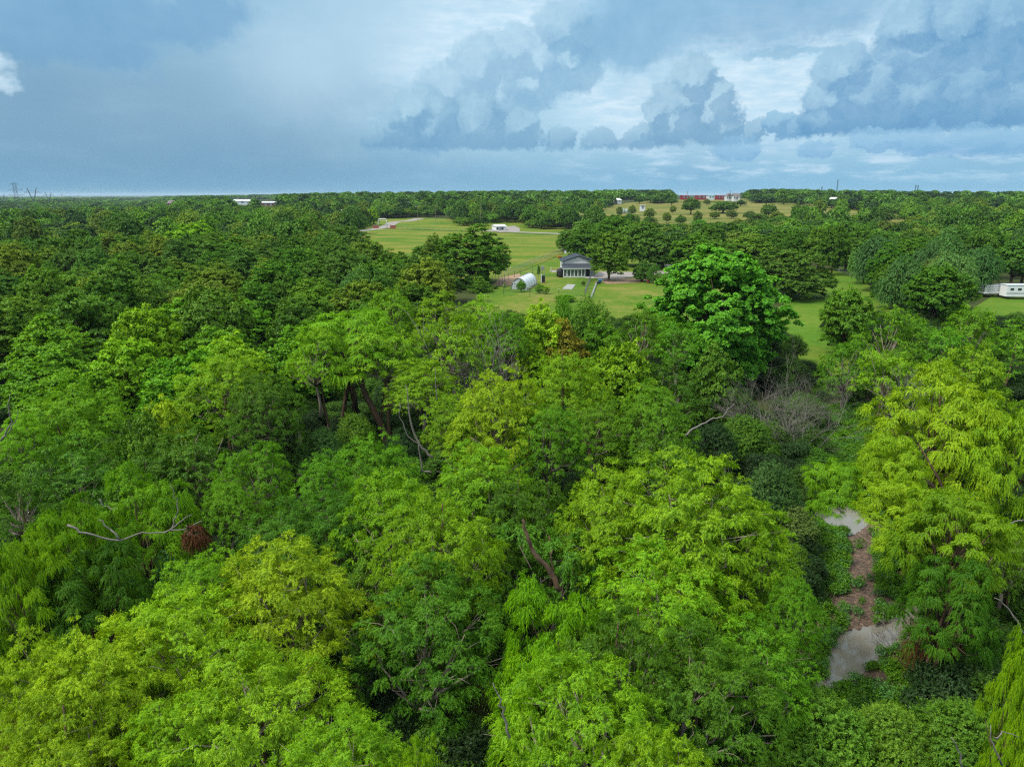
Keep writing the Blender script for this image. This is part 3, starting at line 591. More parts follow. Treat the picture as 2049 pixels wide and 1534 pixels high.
# ---------------------------------------------------------------- the near willows and shrubs, one by one
G1 = 'willows along the creek in the foreground'; G2 = 'willows in the middle of the thicket'; G3 = 'trees at the creek bend on the right'; G4 = 'undergrowth shrubs in the thicket'
near = [  # willows in the gaps tinted darker to add shaded depth between crowns
 # px, py, w, kind, tint, h, label
 (560, 1075, 330, 'W', 'yellow', 11, 'yellow-green willow dome just right of the rusty dead branches', G1),
 (400, 1110, 200, 'W', 'lime', 10, 'small yellow-green willow directly below the rusty dead branches', G1),
 (330, 1175, 330, 'W', 'yellow', 11, 'broad yellowish willow with grey twigs showing, right of the dark leafy shrub', G1),
 (190, 1270, 330, 'W', 'yellow', 11, 'wide yellowish willow below the dark leafy shrub near the left edge', G1),
 (50, 1275, 180, 'W', 'yellow', 11, 'yellow-green willow cut by the left edge below the dark shrub', G1),
 (110, 1410, 330, 'W', 'yellow', 10.5, 'yellowish willow filling the bottom left corner', G1),
 (500, 1300, 380, 'W', 'yellow', 11, 'large yellow-green willow dome low in the photo, left of centre', G1),
 (350, 1400, 240, 'W', 'lime', 10, 'willow between the bottom left corner willow and the large dome', G1),
 (680, 1430, 270, 'W', 'lime', 11, 'bright feathery willow at the bottom edge left of the dark hollow', G1),
 (830, 1492, 120, 'W', 'lime', 10.5, 'sparse willow top at the bottom edge inside the dark hollow', G1),
 (1170, 1310, 350, 'W', 'lime', 11, 'bright yellow-green willow with sharp leaves at bottom centre', G1),
 (1330, 1475, 240, 'W', 'lime', 10.5, 'willow top at the bottom edge right of the bottom centre willow', G1),
 (1110, 1180, 260, 'P', 'lime', 10.5, 'airy willow with feathery sprays right of the dark hollow', G1),
 (1230, 1235, 260, 'W', 'green', 10, 'green willow behind the bottom centre willow', G1),
 (1400, 1260, 330, 'W', 'green', 9.5, 'shaded green willow below the giant yellow-green willow', G1),
 (1230, 935, 260, 'W', 'lime', 11.5, 'left shoulder willow joined to the giant yellow-green willow', G1),
 (1400, 908, 380, 'W', 'yellow', 13, 'giant yellow-green willow with a domed crown left of the mud path', G1),
 (1480, 1010, 260, 'W', 'lime', 10.5, 'willow on the right shoulder of the giant yellow-green willow', G1),
 (1330, 1090, 320, 'W', 'lime', 10.5, 'willow filling the front of the giant yellow-green willow', G1),
 (1595, 1155, 130, 'W', 'bright', 9, 'narrow bright green willow beside the mud path above the puddle', G3),
 (1525, 1250, 220, 'W', 'bright', 8, 'bright green willow leaning over the left end of the grey puddle', G3),
 (880, 1005, 260, 'W', 'lime', 11, 'pointed yellow-green willow left of the leaning bare trunk', G1),
 (860, 1130, 330, 'W', 'green', 10, 'broad green willow hanging over the dark hollow', G1),
 (780, 945, 230, 'W', 'lime', 11, 'yellow-green willow left of the pointed willow', G2),
 (960, 890, 230, 'W', 'lime', 11.5, 'willow dome above the leaning bare trunk', G2),
 (1040, 960, 230, 'W', 'green', 10, 'green willow right behind the leaning bare trunk', G2),
 (1110, 1040, 260, 'w', 'green', 9, 'shaded willow to the right of the leaning bare trunk', G2),
 (745, 875, 210, 'W', 'bright', 9.5, 'smooth green willow dome in front of the thick leaning trunk', G2),
 (640, 905, 130, 'W', 'bright', 10, 'small green willow left of the smooth willow dome', G2),
 (500, 890, 170, 'W', 'bright', 10, 'green willow with a notched top left of the thick leaning trunk', G2),
 (560, 1005, 190, 'W', 'green', 9.5, 'green bushy willow above the yellow-green dome', G2),
 (450, 965, 130, 'W', 'bright', 9, 'small willow right of the long bare branch', G2),
 (680, 985, 200, 'W', 'green', 9.5, 'green willow between the bushy willow and the yellow-green one', G2),
 (760, 1090, 160, 'w', 'mid', 8, 'dull green willow in the gap between two yellow-green willows', G2),
 (270, 950, 260, 'P', 'lime', 10, 'willow whose top overhangs the long bare branch', G1),
 (130, 1010, 190, 'P', 'lime', 10, 'drooping willow at the left end of the long bare branch', G1),
 (170, 1095, 260, 'P', 'green', 9, 'drooping green willow below the long bare branch', G1),
 (30, 1075, 190, 'P', 'lime', 10, 'pale drooping willow at the left edge above the dark shrub', G1),
 (130, 755, 240, 'W', 'lime', 11.5, 'yellow-green willow with an arched crown near the left edge', G2),
 (35, 830, 130, 'W', 'lime', 10, 'willow at the left edge behind a bare pale branch', G2),
 (150, 875, 240, 'w', 'green', 9.5, 'green willow below the arched willow near the left edge', G2),
 (30, 950, 150, 'w', 'green', 9, 'green willow at the left edge above the pale drooping one', G2),
 (440, 690, 210, 'W', 'lime', 12, 'rounded yellow-green willow left of the tree with the thick trunk', G2),
 (520, 745, 170, 'W', 'green', 10.5, 'willow at the right foot of the rounded yellow-green willow', G2),
 (325, 805, 110, 'b', 'yellow', 9, 'small yellow-leaved tree between two willows on the left', G2),
 (280, 830, 110, 'b', 'mid', 9, 'green round-leaved tree left of the small yellow-leaved tree', G2),
 (380, 850, 210, 'w', 'green', 9.5, 'green willow below the rounded yellow-green willow', G2),
 (290, 900, 170, 'w', 'green', 8.5, 'green willow just above the long bare branch', G2),
 (700, 618, 250, 'P', 'lime', 14, 'tall willow carried by the thick leaning trunk', G2, 0.66),
 (630, 655, 150, 'w', 'lime', 13, 'yellow-green willow left of the tall willow on the thick trunk', G2, 0.58),
 (770, 660, 160, 'w', 'lime', 12.5, 'yellow-green willow right of the tall willow on the thick trunk', G2, 0.58),
 (780, 578, 130, 'w', 'lime', 13, 'willow reaching highest left of the greenhouse', G2),
 (880, 585, 130, 'w', 'lime', 13, 'wide topped willow left below the greenhouse', G2),
 (965, 592, 110, 'w', 'lime', 12, 'willow just below the greenhouse', G2),
 (905, 640, 160, 'w', 'lime', 12.5, 'yellow-green willow above the three grey snags', G2),
 (1010, 620, 130, 'w', 'bright', 12, 'green willow right of the three grey snags', G2),
 (845, 720, 160, 'W', 'lime', 10.5, 'willow with pale bare stems in front of the snags', G2, 0.6),
 (1085, 612, 120, 'b', 'yellow', 11.5, 'yellowish tree with orange leaves below the yard', G2),
 (1130, 640, 110, 'b', 'orange', 10, 'small orange tinged tree below the yard', G2),
 (1180, 595, 120, 'S', 'mid', 11.5, 'dark upright bushy tree in front of the lawn', G2),
 (1130, 598, 60, 'S', 'bright', 11, 'small upright tree left of the dark upright one', G2),
 (1290, 612, 150, 'w', 'bright', 12, 'green willow left of the cottonwood', G2),
 (1360, 640, 110, 'w', 'bright', 11, 'willow hiding the foot of the cottonwood', G2),
 (1240, 690, 160, 'b', 'lime', 10.5, 'feathery yellow-green tree in front of the green willow left of the cottonwood', G2),
 (1340, 720, 160, 'w', 'green', 9, 'green willow below the cottonwood', G2),
 (1130, 705, 190, 'W', 'lime', 11, 'yellow-green willow with rust spots on its trunk', G2),
 (1200, 640, 100, 'b', 'bright', 9.5, 'broadleaf tree under the dark upright bushy tree', G2),
 (1000, 745, 240, 'W', 'yellow', 12, 'bright yellow-green willow in the very middle of the thicket', G2),
 (900, 790, 130, 'W', 'lime', 10, 'willow on the left flank of the bright middle willow', G2),
 (1100, 810, 170, 'W', 'bright', 10, 'willow on the right flank of the bright middle willow', G2),
 (1200, 790, 160, 'W', 'bright', 9.5, 'willow behind the two slim bare trunks', G2),
 (1310, 768, 190, 'W', 'bright', 10.5, 'green willow left of the dead shrubs', G2),
 (1340, 860, 170, 'w', 'green', 8.5, 'green willow right behind the giant yellow-green willow', G2),
 (1240, 850, 110, 's', 'mid', 6, 'dark bush between two willows behind the giant willow', G4),
 (1890, 742, 290, 'P', 'yellow', 14, 'towering drooping yellow-green willow at the right edge', G3, .75),
 (2010, 810, 240, 'P', 'lime', 12.5, 'drooping willow cut by the right edge beside the towering one', G3),
 (1800, 870, 150, 'P', 'yellow', 11.5, 'lower left bough willow of the towering one by the path', G3, .5),
 (1685, 925, 140, 'P', 'lime', 9.5, 'drooping willow overhanging the upper puddle', G3, .42),
 (1810, 965, 170, 'P', 'yellow', 10, 'drooping yellow-green willow right of the mud path', G3, .42),
 (1915, 985, 230, 'P', 'lime', 10.5, 'drooping willow between the mud path and the right edge', G3, .6),
 (1915, 1110, 190, 'P', 'green', 8.5, 'green willow above the brown root mass', G3, .8),
 (2065, 1280, 120, 'P', 'lime', 10, 'yellow-green willow at the right edge low in the photo', G3),
 (2030, 1060, 160, 'w', 'mid', 7, 'shaded willow in the dark gap at the right edge', G3),
 (1650, 1400, 250, 's', 'mid', 5, 'dark green shrub with leaflet fans below the grey puddle', G4),
 (1790, 1420, 200, 's', 'mid', 4.5, 'dark green shrub at the bottom right of the mud path', G4),
 (1540, 1380, 140, 's', 'deep', 5, 'bluish dark shrub at the bottom edge left of the leaflet shrub', G4),
 (1950, 1420, 220, 's', 'green', 4.5, 'bright green shrub with bare twigs in the bottom right corner', G4),
 (1910, 1335, 170, 'v', 'deep', 3.5, 'dark vine mound right of the mud path', G4),
 (1545, 925, 130, 's', 'blue', 6.5, 'bluish green shrub left of the mud path', G4),
 (1590, 1010, 110, 's', 'grey', 4, 'grey green bush left of the upper puddle', G4),
 (1595, 1090, 80, 's', 'mid', 3, 'low bush left of the brown mud', G4),
 (1430, 850, 110, 's', 'deep', 6, 'dark bush below the long pale curved branch', G4),
 (1500, 835, 130, 's', 'green', 5.5, 'green bush under the dead shrubs', G4),
 (1640, 900, 90, 's', 'green', 3.2, 'low green bush left of the path', G4),
 (640, 860, 110, 's', 'blue', 5.5, 'bluish bush left of the thick leaning trunk', G4),
 (710, 830, 100, 's', 'mid', 6, 'dark bush at the foot of the thick leaning trunk', G4),
 (800, 860, 100, 's', 'deep', 5, 'dark bush right of the foot of the thick trunk', G4),
 (70, 1215, 170, 's', 'deep', 5, 'dark leafy shrub in shadow near the left edge', G4),
 (100, 1480, 170, 's', 'mid', 5, 'compound leaved bush peeping out at the bottom left', G4),
 (340, 1110, 120, 'v', 'blue', 6.5, 'bluish vine tangle under the rusty dead branches', G4),
 (800, 1420, 150, 's', 'deep', 4, 'dark bush at the left of the dark hollow', G4),
 (900, 1480, 130, 's', 'deep', 3.5, 'dark bush at the bottom of the dark hollow', G4),
 (1447, 500, 285, 'c', 'fresh', 17, 'tall glossy bright green cottonwood right of the lawn', G3),
 (1440, 690, 110, 'b', 'dark', 10, 'dark tree at the foot of the cottonwood', G3),
 (1640, 585, 0, '', '', 0, '', ''),
 (1700, 580, 110, 'b', 'mid', 9.5, 'round olive green tree in front of the meadow', G3),
 (1790, 612, 170, 'w', 'bright', 11, 'broad green willow behind the towering willow', G3),
 (1890, 650, 130, 'w', 'bright', 9.5, 'green willow between the broad willow and the trailer', G3),
 (1950, 612, 130, 'w', 'bright', 11, 'green willow just left of the white trailer', G3),
 (2045, 640, 130, 'w', 'bright', 10, 'green willow in front of the white trailer', G3),
 (1700, 680, 120, 'w', 'bright', 8.5, 'bright green willow beyond the dead shrubs', G3),
 (1780, 700, 130, 'w', 'lime', 9, 'green willow just beyond the towering willow', G3),
 (1950, 690, 170, 'w', 'lime', 10.5, 'willow beyond the top right of the towering willow', G3),
 (1880, 720, 90, 'b', 'olive', 7.5, 'olive tree with grey twigs beyond the towering willow', G3),
]
for e in near:
    if e[2]: T(e[0], e[1], e[2]*.93, e[3], e[4], e[6], h=e[5], group=e[7], ck=e[8] if len(e) > 8 else None)
# big oaks and single trees round the yard (distance given)
mid = [
 (380, 447, 100, 'b', 'lime', 225, 'big yellow-green dome standing out of the left wood below the satellite dish', 1), (405, 482, 110, 'b', 'dark', 172, 'dark tree in front of the yellow-green dome in the left wood', 0),
 (690, 556, 78, 'v', 'silver', 112, 'silvery vine-draped tree left of the highest willows', 0), (722, 532, 70, 'v', 'silver', 124, 'silvery vine-draped tree behind the other draped one', 1),
 (570, 548, 100, 'b', 'green', 112, 'green dome tree left of the two vine-draped trees', 2), (625, 462, 60, 'b', 'olive', 228, 'olive tree beside the dark tree at the left edge of the hay field', 0), (690, 452, 90, 'o', 'dark', 222, 'dark tree at the left edge of the hay field', 1),
 (745, 415, 28, 'b', 'lime', 500, 'bright tree left of the white gate arch', 1),
 (1221, 468, 88, 'b', 'mid', 183, 'spreading olive green tree shading the right side of the house', 3),
 (940, 452, 150, 'b', 'green', 176, 'large dark green tree standing alone in the hay field', 2),
 (870, 472, 60, 'b', 'olive', 200, 'thin olive tree left of the large tree in the hay field', None),
 (1178, 448, 84, 'b', 'green', 245, 'green tree behind the left side of the house roof', None),
 (1140, 460, 60, 'o', 'dark', 275, 'dark oak at the end of the yard fence', None),
 (1235, 436, 110, 'b', 'green', 250, 'tall green tree behind the house roof', None),
 (1285, 446, 110, 'o', 'dark', 218, 'large dark oak with twin trunks right of the house', None),
 (1330, 466, 90, 'o', 'dark', 210, 'dark oak with a leaning trunk beside the drive', None),
 (1385, 470, 90, 'b', 'mid', 205, 'green tree above the end of the drive', None),
 (1440, 482, 90, 'o', 'mid', 190, 'olive oak left of and behind the cottonwood', None),
 (1420, 455, 70, 'b', 'green', 240, 'bright green tree behind the cottonwood', None),
 (1500, 470, 90, 'o', 'mid', 215, 'oak on the upper right of the cottonwood', None),
 (1310, 530, 32, 'S', 'dark', 176, 'small bushy tree beside the drive', None),
 (1285, 522, 36, 'o', 'dark', 180, 'low round tree under the oaks beside the drive', None),
 (1590, 500, 165, 'o', 'dark', 150, 'wide dark oak standing on the meadow', 0),
 (960, 553, 46, 'b', 'mid', 160, 'small round tree at the left corner of the yard', None),
 (1110, 420, 60, 'o', 'dark', 480, 'dark oak clump above the country road', None),
]
for px, py, w, k, t, D, lab, v in mid: T(px, py, w, k, t, lab, D=D, group='trees around the yard', var=v, sink=0 if 'shading' in lab else 1.6)
# dark oaks standing free in the dry pasture
for i, (px, py, w, D, t, lab) in enumerate([
 (1384, 397, 38, 620, 'dark', 'tall dark oak in the pasture below the red barns'), (1448, 403, 58, 640, 'dark', 'widest dark oak clump in the pasture'),
 (1483, 400, 22, 760, 'dark', 'small dark oak near the grey house'), (1540, 408, 30, 560, 'dark', 'dark oak at the right of the pasture clump'),
 (1769, 414, 42, 470, 'dark', 'solitary dark oak low in the right of the pasture'), (1569, 396, 28, 800, 'dark', 'round dark oak far back in the right pasture'),
 (1280, 393, 22, 850, 'dark', 'dark oak beside the grain tanks'), (1315, 393, 24, 850, 'dark', 'dark oak right of the grain tanks'), (1345, 396, 24, 800, 'dark', 'dark oak between the tanks and the tall pasture oak'),
 (1675, 418, 36, 560, 'dark', 'low dark oak at the lower edge of the right pasture'), (1363, 430, 22, 500, 'green', 'bright round bush in the lower pasture'), (1335, 425, 18, 520, 'olive', 'olive mesquite in the middle of the pasture'),
 (1300, 417, 22, 560, 'olive', 'pale bush left of the middle of the pasture'), (1265, 410, 16, 620, 'olive', 'small pale bush right below the tanks'), (1347, 412, 14, 640, 'olive', 'small round bush above the olive mesquite'),
 (1397, 422, 18, 500, 'olive', 'bare looking mesquite right of the bright round bush'), (1430, 423, 20, 560, 'olive', 'pale bush below the wide oak clump'), (1465, 421, 24, 560, 'grey', 'pale spreading bush right below the wide oak clump'),
 (1500, 422, 24, 540, 'grey', 'pale mesquite below the small dark oak'), (1595, 405, 20, 520, 'grey', 'pale feathery tree right of the round oak'), (1240, 414, 14, 600, 'grey', 'small bush left below the tanks'),
 (1415, 399, 14, 800, 'olive', 'small bush beside the red barns'),
 (1190, 425, 44, 455, 'dark', 'dark oak at the lower left corner of the pasture'), (1228, 430, 36, 440, 'green', 'green tree at the lower left edge of the pasture'), (1262, 428, 40, 450, 'green', 'bright tree in the belt below the grain tanks'), (1300, 434, 34, 430, 'dark', 'dark tree at the lower edge of the pasture below the mesquite'),
 (1400, 440, 34, 420, 'fresh', 'bright green tree at the lower edge of the pasture'), (1440, 444, 40, 415, 'green', 'green tree at the lower edge below the widest oak'), (1480, 438, 36, 430, 'olive', 'olive tree at the lower edge of the pasture'), (1518, 428, 44, 470, 'dark', 'dark oak below the dark oak at the right of the clump'),
 (1556, 424, 30, 500, 'olive', 'olive bush in the narrow part of the pasture'), (1640, 424, 36, 520, 'green', 'green clump below the right part of the pasture'), (1602, 432, 50, 450, 'green', 'tree belt crown below the pale feathery tree'), (1712, 430, 36, 480, 'olive', 'olive clump left of the solitary dark oak'), (1820, 418, 46, 500, 'dark', 'dark oak at the right end of the pasture')]):
    T(px, py, w, 'o' if t == 'dark' else 'b', t, lab, D=D, group='free standing trees in the dry pasture')

# ---------------------------------------------------------------- rows of woodland trees to the left and the right of the yard
CLEAR = {
 'hay': [(708, 462), (757, 448), (1000, 455), (1165, 462), (1150, 497), (1010, 556), (900, 512), (860, 478), (840, 500), (730, 486)],
 'gate': [(740, 440), (900, 432), (900, 460), (730, 462)], 'yard': [(975, 575), (1110, 512), (1340, 505), (1350, 640), (1000, 620), (985, 600)],
 'meadow': [(1580, 570), (1620, 640), (1660, 600), (1738, 600), (1700, 545), (1660, 556)], 'past': [(1090, 427), (1200, 421), (1225, 414), (1300, 409), (1370, 405), (1590, 407), (1615, 416), (1740, 422), (1825, 432), (1815, 444), (1740, 441), (1560, 430), (1500, 446), (1300, 446), (1240, 436)],
 'left': [(105, 425), (190, 420), (200, 424), (60, 438)], 'drive': [(965, 446), (1045, 446), (1050, 468), (965, 466)], 'road': [(1000, 462), (1165, 466), (1165, 474), (1000, 470)], 'rroad': [(1362, 474), (1420, 476), (1420, 482), (1362, 480)],
 'barns': [(1350, 384), (1490, 384), (1490, 400), (1350, 402)], 'corridor': [(1600, 610), (1635, 640), (1700, 760), (1670, 770), (1600, 700)], 'tanks': [(1230, 400), (1300, 400), (1300, 420), (1230, 420)], 'trailer': [(1962, 586), (2095, 586), (2095, 622), (1962, 618)],
 'farfl': [(0, 422), (60, 424), (55, 436), (0, 434)], 'house1': [(330, 404), (352, 404), (352, 414), (330, 414)], 'barn2': [(460, 399), (560, 399), (560, 412), (460, 410)], 'fieldr': [(1880, 400), (1960, 398), (1960, 403), (1880, 404)],
 'houseW': [(1612, 403), (1650, 403), (1650, 410), (1612, 410)], 'rgap': [(1745, 446), (1790, 446), (1790, 458), (1745, 458)]}
def clear_hit(x, y, h, r):
    g = h1(x, y)
    for dx, z in ((0, 0), (0, h*.5), (-r*.8, h*.5), (r*.8, h*.5), (0, h*.9)):
        p = project(x+dx, y, g+z)
        for q in CLEAR.values():
            if inpoly(p[0], p[1], q): return True
    return False
taken = []
def row(side, D, kinds, lo, hi, place, hh, step):
    """one row of trees at forward distance about D between photo columns lo and hi"""
    out = []; px = lo+RNG.uniform(0, step)
    while px < hi:
        d = D*(1+RNG.uniform(-.035, .035)); x = (px-1024.5)/FPX*d*1.0; x = atD(px, 600, d).x
        k, t = RNG.choice(kinds); h = hh*RNG.uniform(.82, 1.22); w = RNG.uniform(7.2, 10.6)
        st = step*RNG.uniform(.8, 1.25); px += st
        if clear_hit(x, d, h, w/2): continue
        out.append((x, d, h, w, k, t))
    sd = 'left' if side == 'left' else 'right'
    for i, (x, d, h, w, k, t) in enumerate(out):
        tn = {'bright': 'bright green', 'green': 'green', 'mid': 'dull green', 'olive': 'olive', 'dark': 'dark green', 'deep': 'very dark green', 'silver': 'silvery green', 'lime': 'yellow-green', 'grey': 'greyish green', 'blue': 'bluish green', 'yellow': 'yellowish', 'orange': 'orange tinged'}[t]
        kn = {'b': 'tree', 'o': 'oak', 'v': 'vine-draped tree', 'w': 'willow'}[k]
        tree_at(x, d, h, w, k, t, '%s %s, %s from the left in the %s' % (tn, kn, ORD[min(i, 17)], place), 'trees in the '+place)
b_, o_, v_ = 'b', 'o', 'v'
KL1 = [(b_, 'bright'), (b_, 'bright'), (b_, 'green'), (b_, 'lime'), ('w', 'bright')]
KL2 = [(b_, 'green'), (b_, 'bright'), (b_, 'mid'), (o_, 'mid'), (b_, 'lime')]
KL3 = [(o_, 'olive'), (o_, 'mid'), (o_, 'dark'), (b_, 'mid'), (b_, 'green'), (b_, 'olive'), ('w', 'mid')]
KL4 = [(o_, 'dark'), (o_, 'mid'), (o_, 'dark'), (b_, 'olive'), (b_, 'green')]
RL = ['bright row behind the left willows', 'second bright row of the left wood', 'third row of the left wood', 'fourth row of the left wood', 'fifth row of the left wood', 'sixth row of the left wood', 'seventh row of the left wood', 'eighth row of the left wood', 'ninth row of the left wood', 'tenth row of the left wood', 'eleventh row of the left wood', 'twelfth row of the left wood', 'thirteenth row of the left wood', 'hindmost row of the left wood']
for i, (D, K, lo, hi, hh) in enumerate([(63, KL1, -60, 420, 9.5), (71, KL1, -60, 600, 10), (79, KL1, -60, 640, 9.8), (88, KL2, -60, 690, 9.5), (98, KL2, -60, 800, 9), (108, KL3, -60, 870, 9.3), (119, KL3, -60, 890, 9.5), (130, KL3, -60, 900, 9.5), (142, KL4, -60, 930, 9.5), (155, KL4, -60, 880, 9.3), (169, KL4, -60, 800, 9.2), (184, KL4, -60, 730, 9), (200, KL4, -60, 720, 9), (217, KL4, -60, 715, 9)]):
    row('left', D, K, lo, hi, RL[i], hh, 9.2/D*FPX)
RR = ['row just behind the right willows', 'second row of the right wood', 'third row of the right wood', 'fourth row of the right wood', 'fifth row of the right wood', 'sixth row of the right wood', 'seventh row of the right wood', 'eighth row of the right wood', 'ninth row of the right wood', 'hindmost row of the right wood']
KR1 = [(v_, 'silver'), (v_, 'silver'), (v_, 'blue'), (b_, 'green'), (v_, 'grey')]
KR2 = [(v_, 'silver'), (o_, 'dark'), (b_, 'green'), (v_, 'blue'), (o_, 'mid'), (b_, 'mid')]
KR3 = [(o_, 'dark'), (b_, 'green'), (o_, 'dark'), (b_, 'mid'), (o_, 'deep')]
for i, (D, K, lo, hi, hh) in enumerate([(112, [(b_, 'bright'), (b_, 'lime'), (b_, 'green')], 1730, 1900, 9.5), (124, KR1, 1760, 1960, 10), (136, KR1, 1745, 2110, 10), (148, KR1, 1735, 2110, 10.5), (160, KR2, 1730, 2110, 11), (173, KR2, 1700, 2110, 11), (187, KR2, 1650, 2110, 11), (202, KR3, 1590, 2110, 11), (219, KR3, 1560, 2110, 10.5), (237, KR3, 1540, 2110, 10)]):
    row('right', D, K, lo, hi, RR[i], hh, 9.4/D*FPX)
print('TREES', NT)

# ---------------------------------------------------------------- far woods, undergrowth, weeds: what nobody could count
def tinted(mat, c):                     # the same leaf material with its own leaf colour
    key = mat.name+'_%.3f_%.3f_%.3f' % tuple(c[:3])
    if key not in MATS:
        m = mat.copy(); m.name = key; MATS[key] = m; nt = m.node_tree
        hs = next(n for n in nt.nodes if n.type == 'HUE_SAT')
        for l in list(nt.links):
            if l.to_socket == hs.inputs['Color']: nt.links.remove(l)
        hs.inputs['Color'].default_value = c
        oi = next(n for n in nt.nodes if n.type == 'OBJECT_INFO'); mr = nt.nodes.new('ShaderNodeMapRange'); mr.inputs[3].default_value = .75; mr.inputs[4].default_value = 1.3
        nt.links.new(oi.outputs['Random'], mr.inputs[0]); br = nt.nodes.new('ShaderNodeMix'); br.data_type = 'RGBA'; br.blend_type = 'MULTIPLY'; br.inputs[0].default_value = 1; br.inputs[6].default_value = c
        nt.links.new(mr.outputs[0], br.inputs[7]); nt.links.new(br.outputs[2], hs.inputs['Color'])
    return MATS[key]
def scatter(name, pts, protos, label, cat, group=None):
    """pts: rows x, y, z, rotation, scale, prototype index; one object that scatters the prototypes"""
    pts = np.array(pts, float); me = bpy.data.meshes.new(name); me.vertices.add(len(pts)); me.vertices.foreach_set('co', pts[:, :3].astype(np.float32).ravel())
    for an, ty, col in (('rot', 'FLOAT', 3), ('sc', 'FLOAT', 4), ('scz', 'FLOAT', 6), ('pi', 'INT', 5)):
        a = me.attributes.new(an, ty, 'POINT'); a.data.foreach_set('value', pts[:, col].astype(np.int32 if ty == 'INT' else np.float32))
    me.update(); o = bpy.data.objects.new(name, me); C.objects.link(o); tag(o, label, cat, group, 'stuff')
    pc = bpy.data.collections.new('kinds_of_'+name)
    for i, (pm, tint) in enumerate(protos):
        pm = pm.copy(); pm.materials[0] = tinted(pm.materials[0], tint)
        q = bpy.data.objects.new('kind_%02d_%s' % (i, name), pm); pc.objects.link(q)
    g = bpy.data.node_groups.new('scatter_'+name, 'GeometryNodeTree'); g.interface.new_socket('Geometry', in_out='INPUT', socket_type='NodeSocketGeometry'); g.interface.new_socket('Geometry', in_out='OUTPUT', socket_type='NodeSocketGeometry')
    N = g.nodes; L = g.links; gi = N.new('NodeGroupInput'); go = N.new('NodeGroupOutput'); ip = N.new('GeometryNodeInstanceOnPoints'); ci = N.new('GeometryNodeCollectionInfo')
    m2p = N.new('GeometryNodeMeshToPoints')
    ci.inputs['Collection'].default_value = pc; ci.inputs['Separate Children'].default_value = True; ci.inputs['Reset Children'].default_value = True
    def at(n, t='FLOAT'): a = N.new('GeometryNodeInputNamedAttribute'); a.data_type = t; a.inputs[0].default_value = n; return a.outputs[0]
    L.new(gi.outputs[0], m2p.inputs[0]); L.new(m2p.outputs[0], ip.inputs['Points']); L.new(ci.outputs[0], ip.inputs['Instance']); ip.inputs['Pick Instance'].default_value = True
    L.new(at('pi', 'INT'), ip.inputs['Instance Index'])
    cx = N.new('ShaderNodeCombineXYZ'); L.new(at('rot'), cx.inputs[2]); L.new(cx.outputs[0], ip.inputs['Rotation'])
    cs = N.new('ShaderNodeCombineXYZ'); s = at('sc'); L.new(s, cs.inputs[0]); L.new(s, cs.inputs[1]); L.new(at('scz'), cs.inputs[2]); L.new(cs.outputs[0], ip.inputs['Scale'])
    L.new(ip.outputs[0], go.inputs[0]); md = o.modifiers.new('scatter', 'NODES'); md.node_group = g
    return o
def far_proto(s, nl, dens, ll, lw, mat=LEAFD):
    rng = np.random.default_rng(800+s); lb = dome_lobes(rng, 15+s % 3*4, 4.2, 4.6, 3.9, 1.1, 1.7, -.4, 1, .5)
    V, F, Tn = foliage(rng, lb, dens, .6, .2, nl, ll, lw, .45, .8, -.3, .2, .85, .6, .85)
    tm = MB().tube([(0, 0, -1), (.1, 0, 2), (0, 0, 4.5)], [.3, .24, .12], 4)
    tv = np.array(tm.v); tf = np.array([f for f in tm.f if len(f) == 4])
    return join_fast('far_tree_%d' % s, [(V, F, Tn, 0), (tv, tf, np.zeros(len(tf)), 1)], [mat, BARK])
FP = [far_proto(s, 5, 26, .62, .42) for s in range(5)]; FF = [far_proto(10+s, 4, 7, 1.3, .95) for s in range(4)]
def tint(n, k=1.0): t = TINT[n]; return (t[0]*k, t[1]*k, t[2]*k, 1)
WP = [(FP[0], tint('dark')), (FP[1], tint('green', .8)), (FP[2], tint('dark', 1.2)), (FP[3], tint('mid', 1.0)), (FP[4], tint('deep', 1.5)), (FP[0], tint('mid')), (FP[1], tint('olive', .8)), (FP[2], tint('green', .7)), (FP[3], tint('olive', .95)), (FP[4], tint('green', .95))]
WF = [(FF[i % 4], tint(n, k)) for i, (n, k) in enumerate([('dark', 1), ('deep', 1.2), ('dark', .9), ('mid', .8), ('dark', 1.1), ('green', .6)])]
def wood_pts(D0, D1, pxa, pxb, sp, hh, np_, keep=1.0, clump=None):
    rng = random.Random(int(D0*7+pxa)); out = []
    d = D0
    while d < D1:
        s = sp*(1+max(0, d-500)/1500.); xa, xb = atD(pxa, 440, d).x, atD(pxb, 440, d).x; x = xa+rng.random()*s
        while x < xb:
            xx = x+rng.uniform(-.3, .3)*s; yy = d+rng.uniform(-.35, .35)*s; h = hh*rng.choice((.7, .8, .9, 1, 1.05, 1.1, 1.3, 1.7))
            if rng.random() < keep and not clear_hit(xx, yy, h, s*.5):
                k = rng.uniform(.85, 1.25)*s/8.2; out.append((xx, yy, h1(xx, yy)-.3, rng.uniform(0, 6.28), k, rng.randrange(np_), h/10.0))
            x += s
        d += s*.95
    return out
scatter('far_wood', wood_pts(232, 640, -70, 1180, 9.5, 8.8, 10) + wood_pts(252, 640, 1180, 2120, 9.5, 9.2, 10), WP, 'continuous dark green woodland beyond the near rows, reaching back to the ridge', 'woodland')
scatter('ridge_wood', wood_pts(645, 1500, -70, 2120, 11, 8.5, 6, .96), WF, 'dark woodland on the ridge along the horizon', 'woodland')
scatter('horizon_wood', wood_pts(1520, 5200, -70, 2120, 26, 9, 6, .8), WF, 'bluish woodland far off at the horizon', 'woodland')
